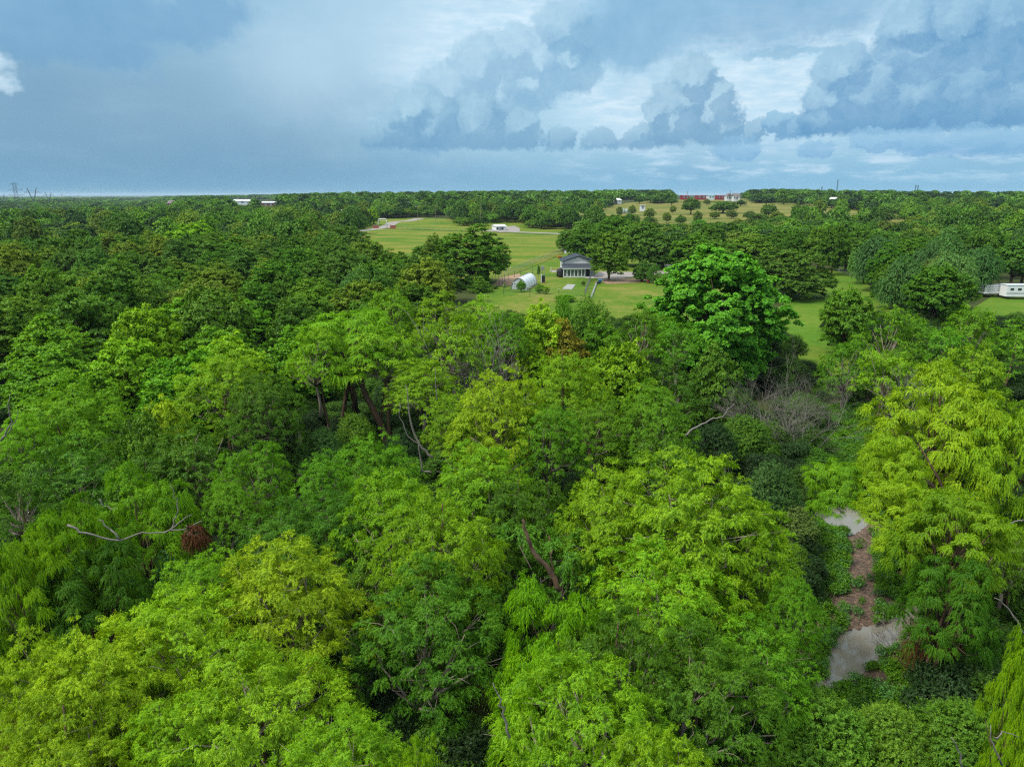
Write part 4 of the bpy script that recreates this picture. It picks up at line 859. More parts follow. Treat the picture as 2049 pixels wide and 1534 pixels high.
# undergrowth below the willows, leaf tints darkened to deepen the shade between crowns
UP = [(PROTO['shrub_mid'][i % 2][0], tint(n, k)) for i, (n, k) in enumerate([('dark', .6), ('deep', .8), ('dark', .8), ('deep', 1.0)])]
rng = random.Random(5); up = []
for _ in range(2600):
    d = 9+rng.random()**.7*105; x = atD(rng.uniform(-150, 2200), 800, d).x
    pxx = path_x(min(max(d, cl[0][1]), cl[-1][1]))
    if abs(x-pxx) < 3.0+rng.random() and d < 80: continue
    if clear_hit(x, d, 1.5, 1): continue
    s = rng.uniform(.22, .5); up.append((x, d, h1(x, d)-.1, rng.uniform(0, 6.28), s, rng.randrange(4), s*rng.uniform(.5, .9)))
scatter('undergrowth', up, UP, 'dark leafy undergrowth below the willows', 'undergrowth')
# weeds along the mud
def weed(s):
    rng = np.random.default_rng(900+s); lb = np.array([(rng.normal()*.12, rng.normal()*.12, .12+.1*rng.random(), .16+.1*rng.random()) for _ in range(4)])
    V, F, Tn = foliage(rng, lb, 500, .16, .2, 4, .09, .055, .7, .7, -.1, .1, .9, .3, .9); return fastmesh('weed_%d' % s, V, F, LEAF, Tn)
WD = [(weed(0), tint('green', .8)), (weed(1), tint('bright', .8)), (weed(2), tint('green', 1.0)), (weed(3), tint('blue', 1.2))]
wp = []
for _ in range(7000):
    d = 22+rng.random()**.8*58; off = rng.uniform(-4.2, 4.2) if d < 52 else rng.uniform(-3.2, 3.2)
    x = path_x(d)+off; n_ = noise2(np.array(x), np.array(d), 1.6)
    if abs(off) < .95 and 32.6 < d < 52 and rng.random() > .02+.25*(abs(off+.1) < .14)*(n_ > 0): continue
    if d >= 52 and abs(off) < .7 and rng.random() > .35: continue
    if n_ < -.35: continue
    z = float(bed_z(np.array([x]), np.array([d]))[0]) if abs(off) < 3.4 else .05
    if z < .07 and abs(off) < 3.4: continue
    if any(inpoly(x, d, q) for q in PW.values()): continue
    s = rng.uniform(.6, 1.35); wp.append((x, d, z-.03, rng.uniform(0, 6.28), s, rng.randrange(4), s*rng.uniform(.8, 1.5)))
scatter('weeds', wp, WD, 'low green weeds growing along both sides of the muddy path', 'weeds')
# ---------------------------------------------------------------- bare wood on and between the near trees
LAST = {o['label']: o for o in C.objects if 'label' in o and o.parent is None}
def attach(label, name, paths, mat, sides=6, plabel=None):
    r = LAST[label]; mb = MB()
    for pts, rad in paths: mb.tube(pts, rad, sides)
    co, si = math.cos(-r.rotation_euler.z), math.sin(-r.rotation_euler.z); s = r.scale; L0 = r.location
    mb.v = [(((v[0]-L0.x)*co-(v[1]-L0.y)*si)/s.x, ((v[0]-L0.x)*si+(v[1]-L0.y)*co)/s.y, (v[2]-L0.z)/s.z) for v in mb.v]
    o = mb.build(name, mat, r, True)
    if plabel: o['label'] = plabel
    return o
def pp(pts, D, dD=None): return [atD(a, b, D+(dD[i] if dD else 0)) for i, (a, b) in enumerate(pts)]
def wob(pts, n=3, a=.06, seed=0):
    rg = random.Random(seed); out = []
    for p, q in zip(pts, pts[1:]):
        for k in range(n): out.append(p.lerp(q, k/n)+Vector((rg.uniform(-a, a), rg.uniform(-a, a), rg.uniform(-a, a))))
    out.append(pts[-1]); return out
def taper(n, a, b): return [a+(b-a)*i/(n-1) for i in range(n)]
def W(pts, a, b, n=3, am=.06, seed=0): q = wob(pts, n, am, seed); return (q, taper(len(q), a, b))
lw = 'tall willow carried by the thick leaning trunk'
attach(lw, 'leaning_trunk', [W(pp([(778, 905), (768, 862), (748, 822), (728, 780), (721, 755)], 62), .36, .24, seed=1), W(pp([(721, 757), (722, 725), (720, 690), (712, 650)], 62), .24, .12, seed=2), W(pp([(722, 760), (700, 752), (672, 745), (645, 732), (630, 700)], 62), .2, .07, seed=3), W(pp([(762, 850), (770, 790), (775, 740), (782, 700)], 64), .17, .08, seed=4)], BARK, 8, 'thick leaning brown trunk that forks')
attach('willow dome above the leaning bare trunk', 'bare_trunk', [W(pp([(1045, 1042), (1052, 1062), (1062, 1090), (1078, 1118), (1102, 1146), (1120, 1180)], 26.5), .06, .13, seed=5), W(pp([(1104, 1100), (1102, 1125), (1108, 1150)], 26.8), .03, .04, seed=6)], BARK, 8, 'leaning dark bare trunk with a broken top')
lb_ = 'willow whose top overhangs the long bare branch'
attach(lb_, 'bare_branch', [W(pp([(405, 1042), (372, 1055), (330, 1066), (285, 1064), (240, 1080), (200, 1076), (160, 1062), (135, 1050)], 28.5, [0, .3, .5, .2, 0, -.2, -.4, -.4]), .02, .05, seed=7), W(pp([(240, 1078), (225, 1062), (205, 1042), (195, 1040)], 28.4), .05, .012, seed=8), W(pp([(330, 1064), (352, 1050), (372, 1035), (385, 1030)], 28.6), .035, .01, seed=9), W(pp([(345, 1062), (350, 1040), (356, 1020), (350, 990), (340, 970)], 29), .045, .012, seed=10), W(pp([(200, 1000), (208, 1012), (222, 1018), (232, 1015)], 28.2), .03, .01, seed=11)], DEADWOOD, 6, 'long pale bare branch')
attach('green willow left of the dead shrubs', 'bare_branch', [W(pp([(1372, 872), (1386, 858), (1405, 848), (1428, 838), (1446, 832), (1458, 818), (1470, 808)], 44), .075, .02, 3, .05, seed=12)], DEADWOOD, 6, 'long pale curved bare branch')
attach('willow behind the two slim bare trunks', 'bare_trunk', [W(pp([(1112, 850), (1118, 870), (1126, 895)], 46), .09, .13, seed=13), W(pp([(1174, 878), (1178, 898), (1184, 924)], 46), .1, .14, seed=14)], BARK, 7)
attach('willow with pale bare stems in front of the snags', 'bare_stem', [W(pp([(865, 915), (842, 895), (825, 860), (818, 820), (812, 770)], 47), .1, .025, seed=15), W(pp([(865, 945), (845, 940), (840, 915), (838, 880)], 47), .07, .04, seed=16), W(pp([(845, 895), (815, 870), (800, 835), (800, 805)], 47.2), .05, .015, seed=17), W(pp([(876, 800), (872, 770), (870, 735)], 47), .04, .015, seed=18)], DEADWOOD, 6, 'pale slender bare stems')
attach('rounded yellow-green willow left of the tree with the thick trunk', 'bare_branch', [W(pp([(490, 808), (520, 820), (550, 830), (575, 842)], 56), .04, .12, seed=19)], DEADWOOD, 6)
attach('green willow with a notched top left of the thick leaning trunk', 'bare_trunk', [W(pp([(600, 900), (598, 870), (594, 830)], 57), .2, .12, seed=20)], BARKG, 6)
attach('willow at the left edge behind a bare pale branch', 'bare_branch', [W(pp([(3, 882), (14, 865), (22, 845), (18, 810), (22, 780)], 33), .05, .012, seed=21), W(pp([(14, 865), (30, 845), (34, 820)], 33), .03, .01, seed=22)], DEADWOOD, 5)
attach('yellow-green willow at the right edge low in the photo', 'bare_branch', [W(pp([(2049, 1270), (2035, 1240), (2015, 1215), (1990, 1195)], 25), .05, .015, seed=23)], DEADWOOD, 5)
attach('drooping willow cut by the right edge beside the towering one', 'bare_branch', [W(pp([(1995, 1040), (2020, 1050), (2049, 1040)], 30), .02, .035, seed=24)], DEADWOOD, 5)
attach('bright green shrub with bare twigs in the bottom right corner', 'bare_twigs', [W(pp([(1985, 1455), (1990, 1490), (2005, 1530)], 16.5), .012, .03, seed=25), W(pp([(1900, 1470), (1915, 1500), (1925, 1534)], 16.5), .012, .03, seed=26), W(pp([(1988, 1480), (2010, 1465), (2040, 1475)], 16.5), .02, .01, seed=27)], DEADWOOD, 5)
attach('airy willow with feathery sprays right of the dark hollow', 'bare_twigs', [W(pp([(990, 1365), (1000, 1395), (1008, 1430), (1020, 1475)], 16.8), .015, .04, seed=28)], DEADWOOD, 5)
def spray(rg, p, d, L_, r, depth, segs, spread=.5, up=.15):
    pts = [p]; q = p.copy(); dd = d.copy()
    for k in range(4):
        dd = (dd+Vector((rg.uniform(-1, 1), rg.uniform(-1, 1), rg.uniform(-1, 1)))*.12+Vector((0, 0, up*.3))).normalized(); q = q+dd*L_/4; pts.append(q.copy())
    segs.append((pts, taper(5, r, r*.45)))
    if depth:
        for k in range(4 if depth > 1 else 6):
            i = rg.choice((2, 3, 4)); nd = (dd+Vector((rg.uniform(-1, 1), rg.uniform(-1, 1), rg.uniform(-.6, 1)))*spread).normalized()
            spray(rg, pts[i], nd, L_*rg.uniform(.5, .75), r*.5, depth-1, segs, spread, up)
def bare(px, py, D, h, w, label, cat, name, n=8, mat=DEADWOOD, seed=0, r=.07, depth=3, group=None):
    p = atD(px, py, D); z0 = h1(p.x, D); o = empty(name, (p.x, D, z0-.1), 0, label, cat, group); rg = random.Random(seed); segs = []
    for k in range(n):
        a = 6.28*k/n+rg.uniform(-.3, .3); t = rg.uniform(.25, 1)*w/h*.6
        spray(rg, Vector((math.cos(a)*w*.12, math.sin(a)*w*.12, 0)), Vector((math.cos(a)*t*1.6, math.sin(a)*t*1.6, 1)).normalized(), h*.6*rg.uniform(.7, 1.1), r, depth, segs, .75, -.1)
    mb = MB()
    for pts, rad in segs: mb.tube(pts, rad, 4)
    mb.build('branches', mat, o, True); return o
bare(1530, 760, 63, 8.0, 5.5, 'large leafless grey-brown shrub below the cottonwood', 'dead shrub', 'dead_shrub', 11, seed=1, r=.045, group='dead shrubs below the cottonwood')
bare(1610, 775, 60, 7.5, 4.5, 'smaller leafless grey shrub nearest the mud path', 'dead shrub', 'dead_shrub', 8, seed=2, r=.04, group='dead shrubs below the cottonwood')
for i, (px, D, top, lab) in enumerate([(957, 66, 672, 'middle grey snag with a broad forked top'), (926, 66, 695, 'leftmost of the three grey snags'), (996, 67, 672, 'rightmost of the three grey snags')]):
    p = atD(px, top, D); bare(px, top, D, p.z+.8, 2.4, lab, 'snag', 'dead_snag', 3, seed=10+i, r=.09, depth=2, group='grey snags among the willows')
bare(1865, 690, 62, 8, 3, 'grey bare twiggy tree beyond the towering willow', 'dead shrub', 'dead_shrub', 4, seed=20)
bare(1440, 900, 46, 4.5, 5, 'small leafless shrub in front of the long pale curved branch', 'dead shrub', 'dead_shrub', 5, seed=21, r=.04)
bare(1800, 1290, 33.5, 2.0, 2.5, 'grey brown bare twigs leaning over the end of the grey puddle', 'dead shrub', 'dead_shrub', 9, seed=22, r=.025)
def deadclump(px, py, D, r, label, seed, group):
    p = atD(px, py, D); o = empty('dead_foliage', tuple(p), 0, label, 'dead foliage', group); rng = np.random.default_rng(seed)
    V, F, Tn = foliage(rng, np.array([(0, 0, 0, r), (r*.6, .1, -.5*r, r*.7), (-.4*r, 0, -.7*r, r*.6)]), 420/r, .5*r, 1.0, 16, .15, .02, 0, .9, -1, .7, .4, .3, 1)
    part('dead_leaves', fastmesh('dead_leaves', V, F, RUST, Tn), o)
    mb = MB(); rg = random.Random(seed)
    for k in range(9): mb.tube(*W([Vector((0, 0, -.2)), Vector((rg.uniform(-r, r)*1.2, rg.uniform(-r, r), rg.uniform(-r, r)))], .03, .008, seed=seed+k), sides=4)
    mb.build('dead_twigs', DEADWOOD, o, True)
GD = 'rust coloured dead foliage among the willows'
deadclump(388, 1066, 28.6, .45, 'rust red clump of dead leaves at the end of the long bare branch', 3, GD)
deadclump(1865, 1275, 31, 1.15, 'dark brown dead root mass beside the grey puddle', 4, GD)
deadclump(20, 1460, 20, .7, 'reddish dead leaves in the bottom left corner', 6, GD)

# ---------------------------------------------------------------- the farm house
hx, hy = gp(1127.5, 555.5); hz = h1(hx+4, hy+4)-.05
house = empty('farm_house', (hx, hy, hz), .02, 'small white house with a dark metal roof and six tall windows on the lawn', 'house')
MB().box((4.25, 7.4, 1.98), (8.3, 8.2, 3.96)).prism([(.1, 3.3, 3.96), (8.4, 3.3, 3.96), (4.25, 3.3, 5.35)], (0, 8.2, 0)).build('wall', WALLG, house)
rf = MB(); e = .4
for s in (-1, 1):
    x0 = 4.25+s*(4.15+e); z0 = 3.96-e*.335+.10
    rf.prism([(4.25, 2.95, 5.35+.12), (x0, 2.95, z0), (x0, 2.95, z0+.12), (4.25, 2.95, 5.35+.24)], (0, 8.9, 0))
roof = rf.build('roof', DARKM, house)
sm = MB()
for k in range(1, 15):
    for s in (-1, 1):
        x1 = 4.25+s*.15; x2 = 4.25+s*(4.15+e-.05); y = 3.0+k*.6
        sm.tube([(x1, y, 5.35+.25-.15*.335), (x2, y, 3.96-(e-.05)*.335+.23)], .022, 4)
sm.build('roof_seam', DARKM, roof)
lt = MB().prism([(-.35, -.35, 2.42), (-.35, 3.28, 3.32), (-.35, 3.28, 3.42), (-.35, -.35, 2.52)], (9.0, 0, 0)); lr_ = lt.build('porch_roof', DARKM, house)
sm = MB()
for k in range(15): sm.tube([(-.3+k*.635, -.33, 2.545), (-.3+k*.635, 3.26, 3.445)], .022, 4)
sm.build('roof_seam', DARKM, lr_)
MB().box((4.15, -.38, 2.44), (9.0, .05, .16)).build('fascia', WHITE, house)
sr = MB().box((2.85, .06, .17), (5.8, .12, .34)).box((2.85, .06, 2.25), (5.8, .12, .26))
pw = 5.8/6
for k in range(7): sr.box((-.05+k*pw+(.1 if k == 0 else -.1 if k == 6 else 0), .06, 1.23), (.2, .12, 1.78))
sr.box((-.02, 1.75, 1.3), (.1, 3.2, 2.5)).box((5.72, 1.75, 1.2), (.1, 3.2, 2.3)).build('sunroom_wall', WHITE, house)
for k in range(6):
    x = -.05+(k+.5)*pw; wd = pw-.2
    w_o = MB().box((x-wd/2+.03, .03, 1.23), (.06, .08, 1.78)).box((x+wd/2-.03, .03, 1.23), (.06, .08, 1.78)).box((x, .03, .37), (wd-.12, .08, .06)).box((x, .03, 2.09), (wd-.12, .08, .06)).box((x, .035, 1.23), (.03, .05, 1.66)).build('window', WHITE, house)
    MB().box((x, .10, 1.23), (wd-.12, .02, 1.66)).build('pane', GLASS, w_o)
MB().box((7.0, -.2, .12), (2.6, 3.6, .2)).build('porch_floor', CONC, house)
for x in (8.2,): MB().box((x, -.2, 1.3), (.14, .14, 2.3)).build('porch_post', DARKM, house)
dr = MB().box((6.9, 3.26, 1.15), (.9, .06, 2.05)).build('door', BLACKP, house); MB().box((7.25, 3.21, 1.1), (.05, .05, .14)).build('handle', STEEL, dr)
MB().box((4.25, 3.27, 4.45), (.7, .04, .4)).build('gable_vent', WHITE, house)
MB().box((8.5, 3.4, 2.0), (.1, .1, 3.8)).build('downpipe', WHITE, house)
MB().box((.0, 3.2, 3.7), (.12, .12, .9)).build('corner_trim', WHITE, house)
for i, (dx, dy, r_, h_, lb2) in enumerate([(-.75, .6, .62, 2.5, 'black rain tank nearest the house corner'), (-1.1, 2.4, .6, 2.1, 'black rain tank behind the front one beside the house')]):
    o = empty('water_tank', (hx+dx, hy+dy, hz), 0, lb2, 'water tank', 'black rain tanks beside the house')
    MB().lathe((0, 0, 0), [(r_, 0), (r_, h_*.28), (r_*1.03, h_*.3), (r_, h_*.32), (r_, h_*.6), (r_*1.03, h_*.62), (r_, h_*.64), (r_, h_*.9), (r_*.7, h_), (.2, h_*1.03)]).build('tank_body', BLACKP, o, True)
    MB().lathe((0, 0, h_*1.02), [(.22, 0), (.22, .08)]).build('lid', BLACKP, o, True)
def thing_px(name, px, py, label, cat, rz=0.0, group=None, D=None):
    if D: p = atD(px, py, D); x, y = p.x, D
    else: x, y = gp(px, py)
    return empty(name, (x, y, h1(x, y)), rz, label, cat, group)
# the covered patio left of the house
o = thing_px('raised_bed', 1111, 544, 'low brown and white raised bed left of the black tanks', 'raised bed'); MB().box((0, 0, .25), (2.6, 1.6, .5)).build('frame', WHITE, o); MB().box((0, 0, .52), (2.4, 1.4, .08)).build('soil', RUSTM, o)
for x in (-1.3, 1.3): MB().box((x, -.85, .8), (.12, .12, 1.6)).build('post', WHITE, o)
# polytunnel
P1, P2, P3 = gp(1023, 579), gp(1054.5, 581.5), gp(1080.5, 566)
wv = Vector((P2[0]-P1[0], P2[1]-P1[1], 0)); av = Vector((P3[0]-P2[0], P3[1]-P2[1], 0)); av = av.normalized()*min(av.length, 11.5)
g0 = Vector(((P1[0]+P2[0])/2, (P1[1]+P2[1])/2, h1(*P1)))
gh = empty('greenhouse', tuple(g0), 0, 'white hooped polytunnel greenhouse on the lawn left of the house', 'greenhouse')
R_ = wv.length/2; wn = wv.normalized(); GH = 2.7
def hoop(t, k=1.0, n=16): return [wn*(-R_*k*math.cos(math.pi*i/n))+Vector((0, 0, GH*k*math.sin(math.pi*i/n)**.85))+av*t for i in range(n+1)]
mb = MB(); ns = 16
for j in range(ns+1):
    for p in hoop(j/ns, 1-.012*(j % 2)): mb.v.append(tuple(p))
for j in range(ns):
    for i in range(16): a = j*17+i; mb.f.append((a, a+1, a+18, a+17))
cv = mb.build('cover', POLY, gh, True); md = cv.modifiers.new('thickness', 'SOLIDIFY'); md.thickness = .03
for j in range(0, ns+1, 4): MB().tube(hoop(j/ns, 1.012), .035, 6).build('hoop', STEEL, gh, True)
MB().tube([hoop(0)[8]+Vector((0, 0, .05)), hoop(1)[8]+Vector((0, 0, .05))], .03, 5).build('ridge_pole', STEEL, gh)
hb = hoop(.985, .97); MB().prism(hb, av.normalized()*.04).build('end_wall', POLY, gh)
MB().prism(hoop(.012, .965), av.normalized()*.03).build('front_panel', plain('dull_poly', (.33, .36, .39), .5, var=.15), gh)
fm = MB()
for k in (4, 8, 12): q = hoop(.0, .98)[k]; fm.tube([Vector((q.x, q.y, 0)), q], .03, 5)
fm.tube([hoop(0, .98)[3], hoop(0, .98)[13]], .03, 5); fm.build('end_frame', WHITE, gh)
MB().tube([hoop(0)[0]+Vector((0, 0, .1)), hoop(1)[0]+Vector((0, 0, .1))], .09, 5).tube([hoop(0)[16]+Vector((0, 0, .1)), hoop(1)[16]+Vector((0, 0, .1))], .09, 5).build('base_board', WOODM, gh)
# pump stand, slab, plank, tubs
o = thing_px('pump_cabinet', 1087, 566, 'black and white cabinet under a small grey roof beside the greenhouse', 'cabinet')
MB().box((0, 0, 1.0), (.85, .8, 1.7)).build('cabinet_body', BLACKP, o); MB().box((-.5, -.1, 1.05), (.12, .9, 1.9)).build('side_panel', WHITE, o); MB().box((.1, 0, .1), (1.1, .9, .2)).build('plinth', BRICK, o)
o = thing_px('tank_stand', 1086, 556, 'grey box tank on a stand behind the black cabinet', 'tank stand')
MB().box((0, 0, 2.6), (.8, .7, .9)).build('tank', STEEL, o)
for x, y in ((-.35, -.3), (.35, -.3), (-.35, .3), (.35, .3)): MB().box((x, y, 1.07), (.08, .08, 2.14)).build('leg', STEEL, o)
tag(sheet('concrete_slab', [gp(1124.7, 578.8), gp(1135, 569.5), gp(1151.8, 570.2), gp(1144.6, 579.8)], plain('slab_concrete', (.24, .25, .24), .9, var=.25, scale=1.5), .14, 30), 'pale square concrete slab lying on the lawn in front of the house', 'slab'); C.objects[-1]
o = next(q for q in C.objects if q.name.startswith('concrete_slab')); del o['kind']; md = o.modifiers.new('t', 'SOLIDIFY'); md.thickness = .2; md.offset = -1
a, b = Vector((*gp(1183, 596), 0)), Vector((*gp(1194.3, 565), 0)); a.z = h1(a.x, a.y); b.z = h1(b.x, b.y)
o = empty('feed_trough', tuple(a), 0, 'long narrow pale grey trough running across the lawn towards the house', 'trough'); v = b-a; s = Vector((-v.y, v.x, 0)).normalized()*.17
MB().prism([-s, s, s+Vector((0, 0, .3)), -s+Vector((0, 0, .3))], v).build('trough_body', STEEL, o)
for t in (.1, .5, .9): MB().box(tuple(v*t+Vector((0, 0, .33))), (.4, .08, .06)).build('crossbar', STEEL, o)
o = thing_px('plastic_tub', 1200.5, 566, 'bright blue plastic tub beside the trees by the house', 'tub'); MB().lathe((0, 0, 0), [(.38, .0), (.45, .75), (.5, .78), (.45, .8), (.4, .7), (.1, .68)]).build('tub_body', BLUEP, o, True); MB().tube([(.48, 0, .6), (.62, 0, .7), (.48, 0, .78)], .03, 5).build('handle', BLUEP, o)
o = thing_px('black_bin', 1197.5, 568.5, 'low black bin in front of the blue tub', 'bin'); MB().box((0, 0, .25), (.9, .6, .5), 0, 1.1).build('bin_body', BLACKP, o); MB().box((0, 0, .53), (1.0, .7, .05)).build('lid', BLACKP, o)
o = thing_px('rusty_barrel', 1297.5, 566, 'rusty red barrel standing on the lawn right of the house', 'barrel'); MB().lathe((0, 0, 0), [(.36, 0), (.38, .02), (.36, .3), (.385, .33), (.36, .36), (.36, .62), (.385, .65), (.36, .68), (.38, .95), (.34, .93)]).build('barrel_body', REDM, o, True); MB().lathe((0, 0, .9), [(.35, 0), (.35, .02)]).build('lid', RUSTM, o, True)
o = thing_px('garden_cart', 1119.5, 517, 'small orange garden cart on the grass behind the house', 'cart'); MB().box((0, 0, .55), (1.2, .8, .5), .3, 1.2).build('tray', ORANGE, o)
for x in (-.4, .4):
    MB().tube([(x, -.45, .25), (x, -.35, .25)], .25, 12).build('wheel', BLACKP, o)
for i, (px, py, lb2) in enumerate([(1132, 508.5, 'white garden chair left of the pair behind the house'), (1140.5, 508, 'white garden chair at the right, nearest the oak, behind the house')]):
    o = thing_px('garden_chair', px, py, lb2, 'chair', .4-i*.9, 'white garden chairs behind the house')
    MB().box((0, 0, .45), (.7, .65, .07)).build('seat', WHITE, o); MB().box((0, .33, .85), (.7, .07, .75)).build('backrest', WHITE, o)
    for x, y in ((-.3, -.28), (.3, -.28), (-.3, .28), (.3, .28)): MB().box((x, y, .21), (.07, .07, .42)).build('leg', WHITE, o)
# small garden trees and shrubs in the yard
for px, py, D, w, k, t, lb2 in [(1043, 560, 160, 20, 'b', 'bright', 'small leafy tree in front of the open end of the greenhouse'), (1080, 570, 158, 20, 'b', 'bright', 'low round bush at the foot of the greenhouse'), (1093, 573, 157, 16, 'b', 'lime', 'low bright bush right of the greenhouse bush'),
                              (1078, 531, 186, 7, 'S', 'green', 'tiny upright tree behind the greenhouse'), (1009, 566, 163, 6, 'S', 'bright', 'tiny tree left of the greenhouse'), (1167, 562, 172, 9, 'b', 'grey', 'grey twiggy bush in front of the porch'),
                              (1130, 589, 145, 42, 'b', 'bright', 'bright green bed of plants at the garden fence'), (990, 570, 165, 14, 'b', 'grey', 'pale flowering bush at the left corner of the yard')]:
    if T(px, py, w, k, t, lb2, D=D, group='small plants in the yard').scale.z < .04: print('LOW', lb2)
# ---------------------------------------------------------------- fences
def fence(name, pts, label, h=1.5, step=3.0, pm=STEEL, wires=6, caps=False, vert=0, r=.011):
    P = [Vector((x, y, h1(x, y))) for x, y in pts]; o = empty(name, tuple(P[0]), 0, label, 'fence')
    L_ = [0]
    for a, b in zip(P, P[1:]): L_.append(L_[-1]+(b-a).length)
    def pt(s):
        for i in range(len(P)-1):
            if s <= L_[i+1] or i == len(P)-2:
                q = P[i].lerp(P[i+1], (s-L_[i])/max(1e-6, L_[i+1]-L_[i])); q.z = h1(q.x, q.y); return q-P[0]
    n = max(1, int(L_[-1]/step)); pm_ = MB().tube([(0, 0, -.2), (0, 0, h)], .045, 5).mesh('post', pm); cap = MB().lathe((0, 0, h), [(.03, 0), (.09, .05), (.03, .12)], 6).mesh('post_cap', WHITE)
    for k in range(n+1):
        q = pt(L_[-1]*k/n); po = part('post', pm_, o, tuple(q))
        if caps: part('post_cap', cap, po)
    mb = MB(); m_ = n*2
    for w_ in range(wires):
        z = h*(.08+.9*w_/(wires-1)); mb.tube([pt(L_[-1]*k/m_)+Vector((0, .0, z)) for k in range(m_+1)], r, 3)
    if vert:
        for k in range(int(L_[-1]/vert)): q = pt(k*vert); mb.tube([q+Vector((0, 0, .05)), q+Vector((0, 0, h))], r*.8, 3)
    mb.build('wire_mesh', WIRE, o); return o
fence('wire_fence', [gp(1157, 498), gp(1120, 508), gp(1062, 530), gp(1020, 548), gp(978, 567)], 'long grey wire fence with white post caps between the hay field and the lawn', 1.6, 3.2, STEEL, 9, True, .6)
fence('wire_fence', [gp(1008, 590), gp(1055, 594), gp(1100, 597), gp(1180, 600)], 'tall thin garden fence with black posts in front of the greenhouse', 2.0, 5.0, BLACKP, 5, True)
fence('wire_fence', [gp(1181.5, 560), gp(1176, 575), gp(1170, 592)], 'dark wire fence running from the porch down the lawn', 1.5, 2.5, BLACKP, 9, False, .4)
fence('wire_fence', [gp(1207, 568), gp(1250, 567), gp(1295, 562), gp(1335, 556)], 'thin wire fence between the drive and the right part of the lawn', 1.2, 3.5, STEEL, 5)
fence('wire_fence', [gp(1000, 574), gp(1012, 562), gp(1040, 552), gp(1075, 548), gp(1085, 546)], 'thin garden fence behind the greenhouse with dark posts', 1.8, 4.5, BLACKP, 5)
fence('wire_fence', [gp(1290, 515), gp(1340, 533), gp(1365, 540)], 'thin fence beyond the drive between the dark oaks', 1.2, 3.5, STEEL, 5)
fence('wire_fence', [gp(1664, 538), gp(1680, 545), gp(1710, 556)], 'grey fence along the edge of the right wood at the meadow', 1.4, 3.0, STEEL, 8, False, .5)
fence('wire_fence', [gp(795, 456), gp(830, 458), gp(900, 463), gp(965, 467)], 'dark fence along the top of the hay field beside the brick gate', 1.5, 5.0, BLACKP, 6)
fence('wire_fence', [gp(1400, 487), gp(1470, 488), gp(1545, 490)], 'fence below the road right of the cottonwood top', 1.3, 4.0, WOODM, 6, False, .8)
# ---------------------------------------------------------------- the arched gate
a, b = Vector((*gp(757.5, 457), 0)), Vector((*gp(774.5, 457), 0)); mid_ = (a+b)/2; g = empty('gate_arch', (mid_.x, mid_.y, h1(mid_.x, mid_.y)), 0, 'tall white tubular gate arch over the driveway at the hay field', 'gate arch'); w2 = (b-a).length/2
mb = MB().tube([(-w2, 0, -.2), (-w2, 0, 4.6), (-w2+.25, 0, 5.4), (-w2+.9, 0, 5.9), (w2-.9, 0, 5.9), (w2-.25, 0, 5.4), (w2, 0, 4.6), (w2, 0, -.2)], .24, 8); mb.build('arch_tube', WHITE, g, True)
MB().box((0, 0, 4.7), (w2*2-.5, .1, .14)).build('crossbar', WHITE, g)
for px, lb2 in ((752.5, 'red brick gate wall left of the white arch'), (786.5, 'red brick gate wall right of the white arch')):
    o = thing_px('gate_wall', px, 457, lb2, 'gate wall', 0, 'brick walls of the gate'); MB().box((0, 0, .9), (2.6, .6, 1.8)).build('wall', BRICK, o); MB().box((0, 0, 1.87), (2.9, .8, .14)).build('coping', CONC, o)
    for x in (-1.5, 1.5): MB().box((x, 0, 1.1), (.5, .7, 2.2)).build('pier', BRICK, o)
# ---------------------------------------------------------------- distant buildings
def barn(px, py, wpx, h, rise, wm, rm, label, cat='building', name='barn', depth=12, rz=0.0, D=None, doors=1, group=None, wins=0, gable=False):
    """a gabled building whose base sits at photo pixel px,py"""
    if D: p = atD(px, py, D); x, y = p.x, D; z = p.z
    else: x, y = gp(px, py); z = h1(x, y)
    w = wpx/FPX*y; z = h1(x, y) if not D else max(z, h1(x, y)); o = empty(name, (x, y, z-.3), rz, label, cat, group); h += .3
    MB().box((0, depth/2, h/2-1), (w, depth, h+2)).build('wall', wm, o)
    if gable: MB().prism([(-w/2-.3, -.3, h-.05), (w/2+.3, -.3, h-.05), (0, -.3, h+rise)], (0, depth+.6, 0)).build('roof', rm, o)
    else: MB().prism([(-w/2-.4, -.5, h-.05), (-w/2-.4, depth+.5, h-.05), (-w/2-.4, depth/2, h+rise)], (w+.8, 0, 0)).build('roof', rm, o)
    for k in range(doors): MB().box((-w/2+w*(k+.5)/doors, -.04, 1.4), (min(3, w/doors*.4), .1, 2.6)).build('door', STEEL, o)
    for k in range(wins): MB().box((-w/2+w*(k+.25)/wins, -.04, h*.55), (1.3, .1, 1.2)).build('window', GLASS, o)
    return o
GB = 'buildings scattered through the distance'
barn(1003, 461, 20, 2.4, 1.0, WHITE, POLY, 'white low house with a pale yard beside the country road', 'house', 'white_house', 10, .3, wins=2, group=GB)
barn(337+8, 414, 17, 3.5, 3.0, BRICK, SHINGLE, 'house with a brown hipped roof on the left ridge', 'house', 'brown_roof_house', 14, .2, D=760, wins=2, group=GB)
barn(485, 406, 40, 2, 2.0, POLY, POLY, 'long building with a pale roof on the left ridge', 'barn', 'long_barn', 18, 0, D=860, group=GB)
barn(532, 412, 30, 3.2, 1.2, RUSTM, POLY, 'dark open barn with a pale roof left of the ridge fields', 'barn', 'open_barn', 14, 0, D=760, doors=3, group=GB)
barn(595, 413, 8, 3, 1, WHITE, POLY, 'tiny white shed right of the dark open barn', 'shed', 'white_shed', 6, 0, D=760, group=GB)
barn(425, 412, 12, 3.5, 1.5, WHITE, WHITE, 'small white building below the long pale roof', 'barn', 'white_barn', 10, 0, D=700, group=GB)
